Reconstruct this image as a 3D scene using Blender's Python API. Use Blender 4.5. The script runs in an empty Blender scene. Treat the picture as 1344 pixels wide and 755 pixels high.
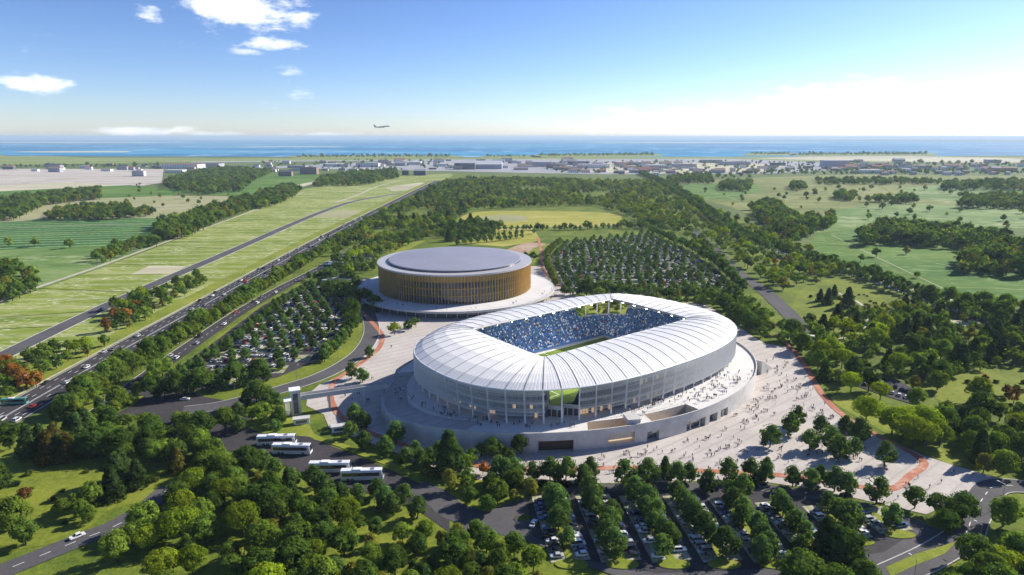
import bpy, bmesh, math, random
import numpy as np
from mathutils import Vector, Matrix, noise as mnoise

R = math.radians
SC = bpy.context.scene
COL = SC.collection
rnd = random.Random(7)

# ------------------------------------------------------------------ camera
CAM_H, FPX, PW, PH = 130.0, 850.0, 1344.0, 755.0
PITCH = math.atan((PH / 2 - 180.0) / FPX)
cd = bpy.data.cameras.new('camera')
cam = bpy.data.objects.new('camera', cd)
COL.objects.link(cam)
cam.location = (0, 0, CAM_H)
cam.rotation_euler = (R(90) - PITCH, 0, 0)
cd.sensor_fit = 'HORIZONTAL'
cd.angle = 2 * math.atan(PW / 2 / FPX)
cd.clip_start, cd.clip_end = 1.0, 400000.0
SC.camera = cam

# ------------------------------------------------------------------ light
SUN_EL, SUN_AZ = R(31), R(29)          # azimuth measured from +X towards +Y
SC.view_settings.view_transform = 'Standard'
SC.view_settings.look = 'None'
SC.view_settings.exposure = EXPOSURE = 1.0
SC.view_settings.gamma = 1.0
SC.view_settings.use_curve_mapping = False
SC.cycles.max_bounces = 6
SC.cycles.diffuse_bounces = 2
SC.cycles.glossy_bounces = 2
SC.cycles.transmission_bounces = 3
SC.cycles.transparent_max_bounces = 6
SC.cycles.volume_bounces = 0
SC.cycles.caustics_reflective = False
SC.cycles.caustics_refractive = False

sl = bpy.data.lights.new('sun', 'SUN')
sl.energy, sl.angle, sl.color = 4.0, R(0.5), (1.0, 0.93, 0.82)
sun = bpy.data.objects.new('sun', sl)
COL.objects.link(sun)
sdir = Vector((math.cos(SUN_AZ) * math.cos(SUN_EL), math.sin(SUN_AZ) * math.cos(SUN_EL), math.sin(SUN_EL)))
sun.rotation_euler = sdir.to_track_quat('Z', 'Y').to_euler()

world = bpy.data.worlds.new('World')
SC.world = world
world.use_nodes = True
WT = world.node_tree
for n in list(WT.nodes): WT.nodes.remove(n)


class NT:
    """short hand for building node trees"""
    def __init__(s, tree): s.t = tree
    def n(s, typ, **kw):
        nd = s.t.nodes.new(typ)
        for k, v in kw.items():
            if k == 'inp':
                for a, b in v.items():
                    sk = nd.inputs[a]
                    if isinstance(b, bpy.types.NodeSocket): s.t.links.new(b, sk)
                    else: sk.default_value = b
            else: setattr(nd, k, v)
        return nd
    def math(s, op, a, b=None, c=None, clamp=False):
        d = {0: a}
        if b is not None: d[1] = b
        if c is not None: d[2] = c
        return s.n('ShaderNodeMath', operation=op, use_clamp=clamp, inp=d).outputs[0]
    def sstep(s, v, lo, hi):
        return s.n('ShaderNodeMapRange', interpolation_type='SMOOTHSTEP', inp={0: v, 1: lo, 2: hi, 3: 0.0, 4: 1.0}).outputs[0]
    def noise(s, vec, scale, detail=4.0, rough=0.55, lac=2.0):
        return s.n('ShaderNodeTexNoise', inp={'Vector': vec, 'Scale': scale, 'Detail': detail, 'Roughness': rough, 'Lacunarity': lac}).outputs[0]
    def mix(s, f, a, b, mode='MIX'):
        nd = s.t.nodes.new('ShaderNodeMix'); nd.data_type = 'RGBA'; nd.blend_type = mode
        for k, v in ((0, f), (6, a), (7, b)):
            if isinstance(v, bpy.types.NodeSocket): s.t.links.new(v, nd.inputs[k])
            else: nd.inputs[k].default_value = (v if k == 0 else (tuple(v) + (1,))[:4])
        return nd.outputs[2]
    def ramp(s, f, stops):
        nd = s.t.nodes.new('ShaderNodeValToRGB')
        s.t.links.new(f, nd.inputs[0])
        e = nd.color_ramp.elements
        while len(e) < len(stops): e.new(0.5)
        for el, (p, c) in zip(e, stops): el.position = p; el.color = (tuple(c) + (1,))[:4]
        return nd.outputs[0]


def px_dir(x, y):
    dx, du = (x - PW / 2) / FPX, (PH / 2 - y) / FPX
    return Vector((dx, math.cos(PITCH) + du * math.sin(PITCH), -math.sin(PITCH) + du * math.cos(PITCH)))


def build_world():
    w = NT(WT)
    out = w.n('ShaderNodeOutputWorld')
    bg = w.n('ShaderNodeBackground', inp={1: 0.095})
    WT.links.new(bg.outputs[0], out.inputs[0])
    sky = w.n('ShaderNodeTexSky', sky_type='NISHITA')
    sky.sun_disc = False
    sky.sun_elevation = SUN_EL
    sky.sun_rotation = R(90) - SUN_AZ
    sky.altitude = 0
    sky.air_density, sky.dust_density, sky.ozone_density = 0.8, 0.2, 5.0
    gen = w.n('ShaderNodeTexCoord').outputs['Generated']
    sep = w.n('ShaderNodeSeparateXYZ', inp={0: gen})
    az = w.math('ARCTAN2', sep.outputs[0], sep.outputs[1])
    el = w.math('ARCSINE', sep.outputs[2])
    flat = w.n('ShaderNodeCombineXYZ', inp={0: az, 1: w.math('MULTIPLY', el, 2.6), 2: 0.0}).outputs[0]
    n1 = w.noise(flat, 14.0, 7.0, 0.58)
    n2 = w.noise(flat, 46.0, 6.0, 0.62)
    nn = w.math('ADD', w.math('MULTIPLY', n1, 0.65), w.math('MULTIPLY', n2, 0.35))
    # scattered cumulus all round the sky, thin; a few banks where the day has them
    wide = w.noise(flat, 2.6, 3.0, 0.5)
    tot = w.math('MULTIPLY', w.sstep(w.math('ADD', w.math('MULTIPLY', wide, 0.6), w.math('MULTIPLY', nn, 0.4)), 0.60, 0.70), 0.8)
    # clouds: centre px, half size px, density
    for (cx, cy, rx, ry, dens) in CLOUDS:
        d = px_dir(cx, cy); a0 = math.atan2(d.x, d.y); e0 = math.asin(d.normalized().z)
        d2 = px_dir(cx + rx, cy); ra = abs(math.atan2(d2.x, d2.y) - a0)
        re = ry / FPX
        ea = w.math('DIVIDE', w.math('SUBTRACT', az, a0), ra)
        ee = w.math('DIVIDE', w.math('SUBTRACT', el, e0), re)
        r = w.math('SQRT', w.math('ADD', w.math('MULTIPLY', ea, ea), w.math('MULTIPLY', ee, ee)))
        v = w.math('ADD', w.math('SUBTRACT', 1.0, r), w.math('MULTIPLY', w.math('SUBTRACT', nn, 0.5), 3.4))
        m = w.math('MULTIPLY', w.sstep(v, 0.05, 0.75), dens)
        tot = w.math('MAXIMUM', tot, m)
    up = w.sstep(el, -0.002, 0.004)
    tot = w.math('MULTIPLY', tot, up)
    shade = w.mix(w.sstep(nn, 0.36, 0.62), (5.6, 6.0, 6.6), (7.4, 7.5, 7.6))
    # clear dry air: deeper blue away from the sun, whiter towards it
    sc = w.n('ShaderNodeVectorMath', operation='SCALE', inp={0: sky.outputs[0], 'Scale': 1 / 6.0}).outputs[0]
    gm = w.n('ShaderNodeGamma', inp={0: sc, 1: 1.30}).outputs[0]
    base = w.mix(1.0, gm, (6.0, 5.1, 5.1), 'MULTIPLY')
    c = w.mix(tot, base, shade)
    WT.links.new(c, bg.inputs[0])

CLOUDS = [
    (312, 14, 95, 26, 0.95), (392, 26, 34, 14, 0.8), (196, 16, 26, 11, 0.8), (355, 58, 50, 9, 0.75), (320, 68, 30, 5, 0.6),
    (48, 108, 58, 12, 0.7), (1110, 146, 190, 40, 0.62), (900, 160, 190, 24, 0.5), (1230, 134, 60, 10, 0.6),
    (190, 172, 70, 7, 0.7), (285, 176, 60, 4, 0.6), (430, 176, 60, 3, 0.5),
]
build_world()


# ------------------------------------------------------------------ projection helpers (real ground positions)
def G(x, y, z=0.0):
    d = px_dir(x, y)
    t = (z - CAM_H) / d.z
    return Vector((d.x * t, d.y * t, z))


def pix(P):
    z = P[2] - CAM_H
    d = P[1] * math.cos(PITCH) - z * math.sin(PITCH)
    u = P[1] * math.sin(PITCH) + z * math.cos(PITCH)
    return PW / 2 + FPX * P[0] / d, PH / 2 - FPX * u / d, d


# ------------------------------------------------------------------ object helpers
def prop(o, label=None, cat=None, group=None, kind=None):
    if label: o['label'] = label
    if cat: o['category'] = cat
    if group: o['group'] = group
    if kind: o['kind'] = kind
    return o


def empty(name, loc=(0, 0, 0), rz=0.0):
    o = bpy.data.objects.new(name, None)
    o.empty_display_size = 1.0
    COL.objects.link(o)
    o.location = loc; o.rotation_euler = (0, 0, rz)
    return o


def link(name, me, parent=None, loc=None, rz=None, color=None):
    o = bpy.data.objects.new(name, me)
    COL.objects.link(o)
    if parent is not None: o.parent = parent
    if loc is not None: o.location = loc
    if rz is not None: o.rotation_euler = (0, 0, rz)
    if color is not None: o.color = (tuple(color) + (1,))[:4]
    return o


class MB:
    """collects faces and makes one mesh"""
    def __init__(s): s.v = []; s.f = []; s.m = []
    def add(s, vs, fs, mi=0):
        b = len(s.v); s.v += [tuple(v) for v in vs]
        for f in fs: s.f.append(tuple(b + i for i in f)); s.m.append(mi)
        return s
    def box(s, c, d, mi=0, rz=0.0, taper=1.0):
        hx, hy, hz = d[0] / 2, d[1] / 2, d[2] / 2
        ca, sa = math.cos(rz), math.sin(rz)
        vs = []
        for z in (-hz, hz):
            k = taper if z > 0 else 1.0
            for x, y in ((-hx, -hy), (hx, -hy), (hx, hy), (-hx, hy)):
                x *= k; y *= k
                vs.append((c[0] + x * ca - y * sa, c[1] + x * sa + y * ca, c[2] + z))
        return s.add(vs, [(3, 2, 1, 0), (4, 5, 6, 7), (0, 1, 5, 4), (1, 2, 6, 5), (2, 3, 7, 6), (3, 0, 4, 7)], mi)
    def prism(s, poly, z0, z1, mi=0, top=True, bot=True, mt=None):
        n = len(poly)
        vs = [(p[0], p[1], z0) for p in poly] + [(p[0], p[1], z1) for p in poly]
        s.add(vs, [(i, (i + 1) % n, n + (i + 1) % n, n + i) for i in range(n)], mi)
        b = len(s.v) - 2 * n
        if top: s.f.append(tuple(b + n + i for i in range(n))); s.m.append(mi if mt is None else mt)
        if bot: s.f.append(tuple(b + n - 1 - i for i in range(n))); s.m.append(mi)
        return s
    def tube(s, p, q, r0, r1=None, n=8, mi=0, cap=True):
        r1 = r0 if r1 is None else r1
        p, q = Vector(p), Vector(q); d = (q - p).normalized()
        a = d.orthogonal().normalized(); b = d.cross(a)
        vs = []
        for c, r in ((p, r0), (q, r1)):
            for i in range(n):
                t = 2 * math.pi * i / n
                vs.append(c + a * (r * math.cos(t)) + b * (r * math.sin(t)))
        fs = [(i, (i + 1) % n, n + (i + 1) % n, n + i) for i in range(n)]
        if cap: fs += [tuple(range(n - 1, -1, -1)), tuple(range(n, 2 * n))]
        return s.add(vs, fs, mi)
    def quad(s, a, b, c, d, mi=0): return s.add([a, b, c, d], [(0, 1, 2, 3)], mi)
    def mesh(s, name, mats, smooth=False):
        me = bpy.data.meshes.new(name)
        me.from_pydata(s.v, [], s.f)
        for m in (mats if isinstance(mats, (list, tuple)) else [mats]): me.materials.append(m)
        if len(me.polygons): me.polygons.foreach_set('material_index', s.m)
        if smooth: me.polygons.foreach_set('use_smooth', [True] * len(me.polygons))
        me.update()
        return me
    def build(s, name, mats, parent=None, smooth=False, **kw):
        return link(name, s.mesh(name, mats, smooth), parent, **kw)


# ------------------------------------------------------------------ materials
MATS = {}
def new_mat(name):
    m = bpy.data.materials.new(name); m.use_nodes = True
    t = m.node_tree
    for n in list(t.nodes): t.nodes.remove(n)
    k = NT(t)
    out = k.n('ShaderNodeOutputMaterial')
    MATS[name] = m
    return m, k, out


def pbr(k, out, col, rough=0.7, metal=0.0, bump=None, spec=0.5):
    b = k.n('ShaderNodeBsdfPrincipled', inp={'Roughness': rough, 'Metallic': metal, 'Specular IOR Level': spec})
    if isinstance(col, bpy.types.NodeSocket): k.t.links.new(col, b.inputs['Base Color'])
    else: b.inputs['Base Color'].default_value = (tuple(col) + (1,))[:4]
    if bump is not None: k.t.links.new(bump, b.inputs['Normal'])
    k.t.links.new(b.outputs[0], out.inputs[0])
    return b


def simple(name, col, rough=0.6, metal=0.0, var=0.12, scale=0.6, spec=0.5):
    """plain material with a little procedural unevenness"""
    m, k, out = new_mat(name)
    pos = k.n('ShaderNodeNewGeometry').outputs['Position']
    f = k.noise(pos, scale, 5.0, 0.6)
    lo = tuple(c * (1 - var) for c in col); hi = tuple(min(1, c * (1 + var)) for c in col)
    c = k.ramp(f, [(0.3, lo), (0.7, hi)])
    pbr(k, out, c, rough, metal, None, spec)
    return m


def ground_mat(name, cols, s1=0.02, s2=0.25, rows=None, rough=0.95, bump=0.0, stretch=None):
    """cols = dark, mid, light; rows = (angle, spacing, colour, width, strength)"""
    m, k, out = new_mat(name)
    pos = k.n('ShaderNodeNewGeometry').outputs['Position']
    if stretch:
        mp = k.n('ShaderNodeMapping', inp={0: pos, 2: (0, 0, stretch[0]), 3: (stretch[1], 1, 1)})
        pos2 = mp.outputs[0]
    else: pos2 = pos
    a = k.noise(pos2, s1, 4.0, 0.6)
    b = k.noise(pos2, s2, 5.0, 0.65)
    f = k.math('ADD', k.math('MULTIPLY', a, 0.55), k.math('MULTIPLY', b, 0.45))
    c = k.ramp(f, [(0.36, cols[0]), (0.5, cols[1]), (0.64, cols[2])])
    if rows:
        ang, sp, rc, wd, st = rows
        mp = k.n('ShaderNodeMapping', inp={0: pos, 2: (0, 0, -ang)})
        y = k.n('ShaderNodeSeparateXYZ', inp={0: mp.outputs[0]}).outputs[1]
        y = k.math('ADD', y, k.math('MULTIPLY', k.noise(pos, 0.05, 2.0), sp * 0.25))
        t = k.math('PINGPONG', k.math('DIVIDE', y, sp), 0.5)
        mask = k.math('SUBTRACT', 1.0, k.sstep(t, wd * 0.5, wd * 0.5 + 0.12))
        mask = k.math('MULTIPLY', mask, k.math('MULTIPLY', k.sstep(b, 0.25, 0.6), st))
        c = k.mix(mask, c, rc)
    bn = None
    if bump:
        bn = k.n('ShaderNodeBump', inp={'Strength': 0.6, 'Distance': bump, 'Height': k.noise(pos, 0.9, 4.0, 0.7)}).outputs[0]
    pbr(k, out, c, rough, 0.0, bn, 0.15)
    return m


M = {}
M['grass_dark'] = ground_mat('grass_dark', [(.06, .10, .014), (.12, .165, .02), (.20, .24, .03)], .03, .35, bump=.5)
M['grass'] = ground_mat('grass_meadow', [(.08, .12, .015), (.16, .20, .022), (.24, .26, .035)], .03, .4, bump=.35)
M['verge'] = ground_mat('verge_grass', [(.12, .17, .02), (.20, .24, .028), (.29, .30, .055)], .04, .5, bump=.3)
M['base'] = ground_mat('open_country_grass', [(.07, .11, .03), (.11, .155, .04), (.17, .20, .07)], .004, .05)
M['scrub'] = ground_mat('scrub_field_grass', [(.12, .18, .02), (.20, .26, .035), (.36, .38, .14)], .018, .16, rows=(R(4), 26, (.34, .36, .17), .25, .6), stretch=(0, .35))
def speckle(mat, col, scale, lo, hi, amt):
    t = mat.node_tree; k = NT(t)
    b = next(n for n in t.nodes if n.type == 'BSDF_PRINCIPLED')
    src = b.inputs['Base Color'].links[0].from_socket
    pos = k.n('ShaderNodeNewGeometry').outputs['Position']
    mp = k.n('ShaderNodeMapping', inp={0: pos, 3: (.55, 1, 1)}).outputs[0]
    big = k.noise(pos, scale * .12, 3.0, .6)
    f = k.math('MULTIPLY', k.sstep(k.noise(mp, scale, 6.0, .75), lo, hi), k.math('MULTIPLY', k.sstep(big, .4, .62), amt))
    t.links.new(k.mix(f, src, col), b.inputs['Base Color'])
speckle(M['scrub'], (.62, .60, .42), .22, .50, .62, .85)
M['scrub_far'] = ground_mat('airfield_grass', [(.13, .18, .03), (.20, .25, .05), (.30, .33, .10)], .006, .05, rows=(R(2), 60, (.3, .34, .15), .2, .5), stretch=(0, .3))
M['pale_dry'] = ground_mat('dry_pale_field', [(.36, .34, .22), (.48, .45, .31), (.62, .58, .45)], .005, .05, stretch=(0, .2))
M['pink_field'] = ground_mat('pale_ploughed_field', [(.33, .29, .25), (.44, .39, .34), (.56, .52, .46)], .004, .03, rows=(R(3), 90, (.60, .58, .52), .3, .6), stretch=(0, .2))
M['tan_field'] = ground_mat('tan_stubble_field', [(.26, .27, .13), (.34, .33, .18), (.40, .38, .24)], .008, .06, rows=(R(2), 14, (.28, .30, .13), .4, .5), stretch=(0, .3))
M['crop'] = ground_mat('dark_crop_field', [(.02, .08, .012), (.04, .125, .02), (.08, .19, .035)], .012, .2, rows=(R(12), 22, (.30, .40, .22), .16, .8))
M['green_field'] = ground_mat('green_field', [(.04, .12, .012), (.09, .185, .018), (.20, .27, .045)], .012, .12, rows=(R(-12), 9, (.045, .12, .03), .4, .5), stretch=(0, .3))
M['blue_field'] = ground_mat('bluish_green_field', [(.07, .15, .03), (.13, .22, .055), (.24, .31, .11)], .009, .06, stretch=(0, .3))
M['olive_field'] = ground_mat('olive_pasture', [(.10, .14, .03), (.17, .20, .05), (.28, .29, .11)], .009, .06, stretch=(0, .3))
speckle(M['green_field'], (.20, .30, .10), .10, .46, .60, .8); speckle(M['blue_field'], (.36, .40, .20), .06, .46, .60, .8); speckle(M['olive_field'], (.40, .38, .20), .06, .5, .64, .7)
speckle(M['tan_field'], (.22, .26, .10), .06, .5, .64, .6); speckle(M['pink_field'], (.28, .25, .2), .03, .5, .62, .6)
M['ochre'] = ground_mat('ochre_meadow', [(.24, .25, .035), (.33, .32, .06), (.46, .40, .13)], .01, .08, stretch=(0, .4))
M['soil'] = ground_mat('bare_soil', [(.28, .19, .12), (.38, .27, .18), (.46, .36, .26)], .02, .2)
M['asphalt'] = ground_mat('asphalt', [(.040, .038, .042), (.053, .050, .054), (.07, .066, .07)], .05, .9, rough=.9)
M['asphalt_new'] = ground_mat('grey_asphalt', [(.075, .073, .078), (.095, .092, .096), (.12, .115, .12)], .05, .9, rough=.9)
M['apron'] = ground_mat('concrete_apron', [(.26, .26, .28), (.33, .33, .35), (.42, .41, .42)], .004, .03, rough=.85)
M['plaza'] = ground_mat('plaza_paving', [(.42, .38, .35), (.49, .45, .415), (.56, .52, .48)], .05, .5, rows=(R(38), 6, (.40, .36, .33), .07, .9), rough=.85)
M['red_path'] = ground_mat('red_path_paving', [(.34, .13, .08), (.44, .18, .11), (.56, .34, .26)], .06, .5, rough=.9)
M['bay'] = ground_mat('grass_paver_bays', [(.20, .22, .10), (.34, .34, .22), (.48, .47, .36)], .2, .9, rows=(R(90), 2.5, (.50, .50, .40), .14, .7))
M['track'] = ground_mat('gravel_track', [(.36, .33, .24), (.45, .42, .32), (.55, .51, .4)], .05, .4)
M['kerb'] = simple('kerb_concrete', (.42, .41, .39), .85)
M['paint'] = simple('road_paint', (.72, .72, .70), .7)
M['concrete'] = simple('pale_concrete', (.50, .49, .475), .75, var=.10, scale=.25)
M['concrete_dk'] = simple('podium_concrete', (.56, .54, .515), .8, var=.16, scale=.2)
M['deck'] = ground_mat('podium_deck_paving', [(.60, .585, .56), (.66, .645, .62), (.72, .70, .68)], .06, .6, rough=.8)
M['white'] = simple('white_paint', (.78, .78, .77), .45, var=.05)
M['beige'] = simple('warm_render', (.68, .57, .44), .8)
M['brown'] = simple('brown_shutter', (.085, .055, .04), .7)
M['dark'] = simple('dark_opening', (.03, .032, .036), .6)
M['steel'] = simple('grey_steel', (.30, .31, .33), .45, .6)
M['rib'] = simple('roof_rib_metal', (.46, .46, .46), .5, .2)
M['black'] = simple('black_rubber', (.02, .02, .02), .8)
M['gold'] = simple('golden_fin_metal', (.76, .54, .22), .38, .55, var=.12, scale=.2)
M['goldband'] = simple('golden_cladding', (.42, .29, .10), .45, .4)
M['rim'] = simple('arena_rim_metal', (.50, .48, .49), .42, .2, var=.06, scale=.08)
M['sand'] = ground_mat('sandbar', [(.40, .42, .33), (.5, .5, .4), (.6, .58, .5)], .002, .01)


def glass_mat(name, col, rough=.12):
    m, k, out = new_mat(name)
    pos = k.n('ShaderNodeNewGeometry').outputs['Position']
    f = k.noise(pos, .35, 3.0)
    pbr(k, out, k.ramp(f, [(.35, tuple(c * .6 for c in col)), (.65, tuple(min(1, c * 1.5) for c in col))]), rough, 0.0, None, .8)
    return m
M['glass'] = glass_mat('tinted_glazing', (.09, .10, .125))
M['glass_blue'] = glass_mat('blue_grey_glazing', (.035, .05, .085))
m, k, out = new_mat('warm_lit_glazing')
b_ = pbr(k, out, (.25, .18, .10), .2)
b_.inputs['Emission Color'].default_value = (1, .68, .34, 1); b_.inputs['Emission Strength'].default_value = .25
M['lit'] = m
M['carglass'] = glass_mat('car_window_glass', (.02, .024, .03), .08)

def roof_mats():
    m, k, out = new_mat('white_roof_sheeting')
    pos = k.n('ShaderNodeNewGeometry').outputs['Position']
    f = k.math('ADD', k.math('MULTIPLY', k.noise(pos, .12, 5.0, .6), .6), k.math('MULTIPLY', k.noise(pos, 1.2, 4.0, .6), .4))
    pbr(k, out, k.ramp(f, [(.3, (.74, .735, .72)), (.7, (.84, .835, .82))]), .5, 0, None, .35)
    M['roof'] = m
    m, k, out = new_mat('arena_roof_membrane')
    pos = k.n('ShaderNodeNewGeometry').outputs['Position']
    f = k.math('ADD', k.math('MULTIPLY', k.noise(pos, .02, 4.0, .6), .6), k.math('MULTIPLY', k.noise(pos, .3, 4.0, .6), .4))
    pbr(k, out, k.ramp(f, [(.35, (.225, .23, .29)), (.65, (.29, .295, .36))]), .55, 0.0, None, .5)
    M['arena_roof'] = m
    # pitch turf, mown in bands
    m, k, out = new_mat('pitch_turf')
    tc = k.n('ShaderNodeTexCoord').outputs['Object']
    x = k.n('ShaderNodeSeparateXYZ', inp={0: tc}).outputs[0]
    st = k.sstep(k.math('PINGPONG', k.math('DIVIDE', x, 8.75), 1.0), .42, .58)
    c = k.mix(st, (.10, .16, .02), (.15, .20, .03))
    c = k.mix(k.math('MULTIPLY', k.noise(tc, .8, 4.0), .4), c, (.13, .19, .02))
    pbr(k, out, c, .9, 0, None, .1)
    M['turf'] = m
    # sea
    m, k, out = new_mat('sea_water')
    pos = k.n('ShaderNodeNewGeometry').outputs['Position']
    mp = k.n('ShaderNodeMapping', inp={0: pos, 3: (.00035, .0011, 1)}).outputs[0]
    n1 = k.noise(mp, 1.0, 6.0, .6)
    mp2 = k.n('ShaderNodeMapping', inp={0: pos, 3: (.004, .0016, 1)}).outputs[0]
    n2 = k.noise(mp2, 1.0, 5.0, .7)
    c = k.ramp(n1, [(.32, (.003, .11, .28)), (.48, (.006, .18, .38)), (.60, (.02, .28, .48)), (.72, (.30, .42, .48))])
    c = k.mix(k.sstep(n2, .52, .70), c, (.30, .50, .64))
    bn = k.n('ShaderNodeBump', inp={'Strength': .5, 'Distance': 2.0, 'Height': n2}).outputs[0]
    pbr(k, out, c, .55, 0, bn, .12)
    M['sea'] = m
roof_mats()


def obj_colour_mat(name, rough, spec=.5, metal=0.0, coat=0.0):
    m, k, out = new_mat(name)
    c = k.n('ShaderNodeObjectInfo').outputs['Color']
    b = pbr(k, out, c, rough, metal, None, spec)
    if coat: b.inputs['Coat Weight'].default_value = coat
    M[name] = m
    return m
obj_colour_mat('car_paint', .3, .5, .1, .6)
obj_colour_mat('shirt_cloth', .9, .1)
obj_colour_mat('painted_wall', .8, .2)
M['trousers'] = simple('trouser_cloth', (.03, .035, .05), .9)
M['skin'] = simple('skin', (.48, .30, .22), .6)
M['hair'] = simple('hair', (.03, .02, .015), .7)


def leaf_mat(name, inst):
    m, k, out = new_mat(name)
    tone = k.n('ShaderNodeAttribute', attribute_name='tone').outputs['Fac']
    if inst: col = k.n('ShaderNodeAttribute', attribute_name='tint', attribute_type='INSTANCER').outputs['Color']
    else: col = k.n('ShaderNodeObjectInfo').outputs['Color']
    c = k.n('ShaderNodeVectorMath', operation='SCALE', inp={0: col, 'Scale': tone}).outputs[0]
    d = k.n('ShaderNodeBsdfDiffuse', inp={0: c})
    warm = k.mix(1.0, c, (1.42, 1.42, .5), 'MULTIPLY')
    t = k.n('ShaderNodeBsdfTranslucent', inp={0: warm})
    mx = k.n('ShaderNodeMixShader', inp={0: .45, 1: d.outputs[0], 2: t.outputs[0]})
    k.t.links.new(mx.outputs[0], out.inputs[0])
    M[name] = m
leaf_mat('leaf', False)
leaf_mat('leaf_wood', True)
M['bark'] = simple('bark', (.075, .055, .04), .95, var=.3, scale=2.0)
# ================================================================== GROUND
def line(px, seg=8): return catmull(gp(px), seg)
def catmull(pts, seg=6, closed=False):
    P = [Vector((p[0], p[1])) for p in pts]; n = len(P); out = []
    rng = range(n) if closed else range(n - 1)
    for i in rng:
        p1, p2 = P[i % n], P[(i + 1) % n]
        p0 = P[(i - 1) % n] if (closed or i > 0) else p1 * 2 - p2
        p3 = P[(i + 2) % n] if (closed or i + 2 < n) else p2 * 2 - p1
        for j in range(seg):
            t = j / seg
            out.append(.5 * ((2 * p1) + (p2 - p0) * t + (2 * p0 - 5 * p1 + 4 * p2 - p3) * t * t + (3 * p1 - p0 - 3 * p2 + p3) * t ** 3))
    if not closed: out.append(P[-1])
    return out


def gp(pts): return [G(x, y).to_2d() for x, y in pts]


def sheet(name, poly, z, mat, label=None):
    """flat polygon on the ground, triangulated"""
    bm = bmesh.new()
    vs = [bm.verts.new((p[0], p[1], z)) for p in poly]
    f = bm.faces.new(vs)
    if f.normal.z < 0 or f.calc_area() == 0: f.normal_flip()
    f.normal_update()
    if f.normal.z < 0: f.normal_flip()
    bmesh.ops.triangulate(bm, faces=bm.faces[:])
    me = bpy.data.meshes.new(name); bm.to_mesh(me); bm.free()
    me.materials.append(mat)
    o = link(name, me); prop(o, label, None, None, 'structure')
    return o


def offset_line(pts, d):
    out = []
    n = len(pts)
    for i in range(n):
        a = pts[max(0, i - 1)]; b = pts[min(n - 1, i + 1)]
        t = (b - a).normalized()
        out.append(pts[i] + Vector((-t.y, t.x)) * d)
    return out


def ribbon_mb(mb, pts, w, z, off=0.0, h=0.0):
    L = offset_line(pts, off + w / 2); Rr = offset_line(pts, off - w / 2)
    n = len(pts)
    if h == 0:
        mb.add([(p.x, p.y, z) for p in L] + [(p.x, p.y, z) for p in Rr], [(i + 1, i, n + i, n + i + 1) for i in range(n - 1)])
    else:
        for i in range(n - 1):
            vs = [(p.x, p.y, zz) for zz in (z - .1, z + h) for p in (L[i], L[i + 1], Rr[i + 1], Rr[i])]
            mb.add(vs, [(4, 7, 6, 5), (0, 1, 5, 4), (1, 2, 6, 5), (2, 3, 7, 6), (3, 0, 4, 7)])


def ribbon(name, pts, w, z, mat, off=0.0, h=0.0, kind='structure', label=None):
    mb = MB(); ribbon_mb(mb, pts, w, z, off, h)
    o = mb.build(name, mat); prop(o, label, None, None, kind)
    return o


def walk(pts, step):
    """points every step metres with tangent"""
    out = []; acc = 0.0; nxt = 0.0
    for a, b in zip(pts[:-1], pts[1:]):
        L = (b - a).length
        if L == 0: continue
        t = (b - a) / L
        while nxt <= acc + L:
            out.append((a + t * (nxt - acc), t)); nxt += step
        acc += L
    return out


def dashes(name, pts, off, z, ln=3.5, gap=8.0, w=.28, limit=900):
    mb = MB()
    line = offset_line(pts, off)
    for p, t in walk(line, ln + gap):
        if p.length > limit: continue
        nrm = Vector((-t.y, t.x)) * (w / 2); q = p + t * ln
        mb.quad((p - nrm).to_tuple() + (z,), (q - nrm).to_tuple() + (z,), (q + nrm).to_tuple() + (z,), (p + nrm).to_tuple() + (z,))
    o = mb.build(name, M['paint']); prop(o, None, None, None, 'structure'); return o


# one sheet to the horizon
def ground():
    rad = [0, 400, 1000, 2500, 6000, 15000, 40000, 90000, 160000]
    mb = MB(); n = 48
    vs = [(0, 300, 0)]
    for r in rad[1:]:
        vs += [(r * math.cos(2 * math.pi * i / n), 300 + r * math.sin(2 * math.pi * i / n), 0) for i in range(n)]
    fs = [(0, 1 + i, 1 + (i + 1) % n) for i in range(n)]
    for k in range(len(rad) - 2):
        a, b = 1 + k * n, 1 + (k + 1) * n
        fs += [(a + i, b + i, b + (i + 1) % n, a + (i + 1) % n) for i in range(n)]
    mb.add(vs, fs)
    o = mb.build('ground', M['base']); prop(o, None, None, None, 'structure')
ground()

# sea: from the shore outward in rings, so that no face is needlessly huge
def sea():
    shore = [(-160000, 5000), (-30000, 5600), (-9000, 5600), (-4300, 5500), (-3600, 4700), (-1500, 4450), (0, 4350), (1500, 4450), (3300, 4700), (4200, 4800), (9000, 4900), (30000, 4900), (160000, 5000)]
    mb = MB(); rows = []
    n = len(shore)
    for k in (0.0, .02, .06, .15, .35, .65, 1.0):
        rows.append([(x, y + (160000 - y) * k, .35) for x, y in shore])
    mb.add([p for r in rows for p in r], [(i * n + j, i * n + j + 1, (i + 1) * n + j + 1, (i + 1) * n + j) for i in range(len(rows) - 1) for j in range(n - 1)])
    o = mb.build('sea', M['sea']); prop(o, None, None, None, 'structure')
sea()

Z = [0.01]
def nz():
    Z[0] += .004
    return Z[0]

def field(name, px, mat, smooth=False, far=0.0):
    p = gp(px)
    if smooth: p = catmull(p, 5, True)
    return sheet(name, p, nz() + far, M[mat])

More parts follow.
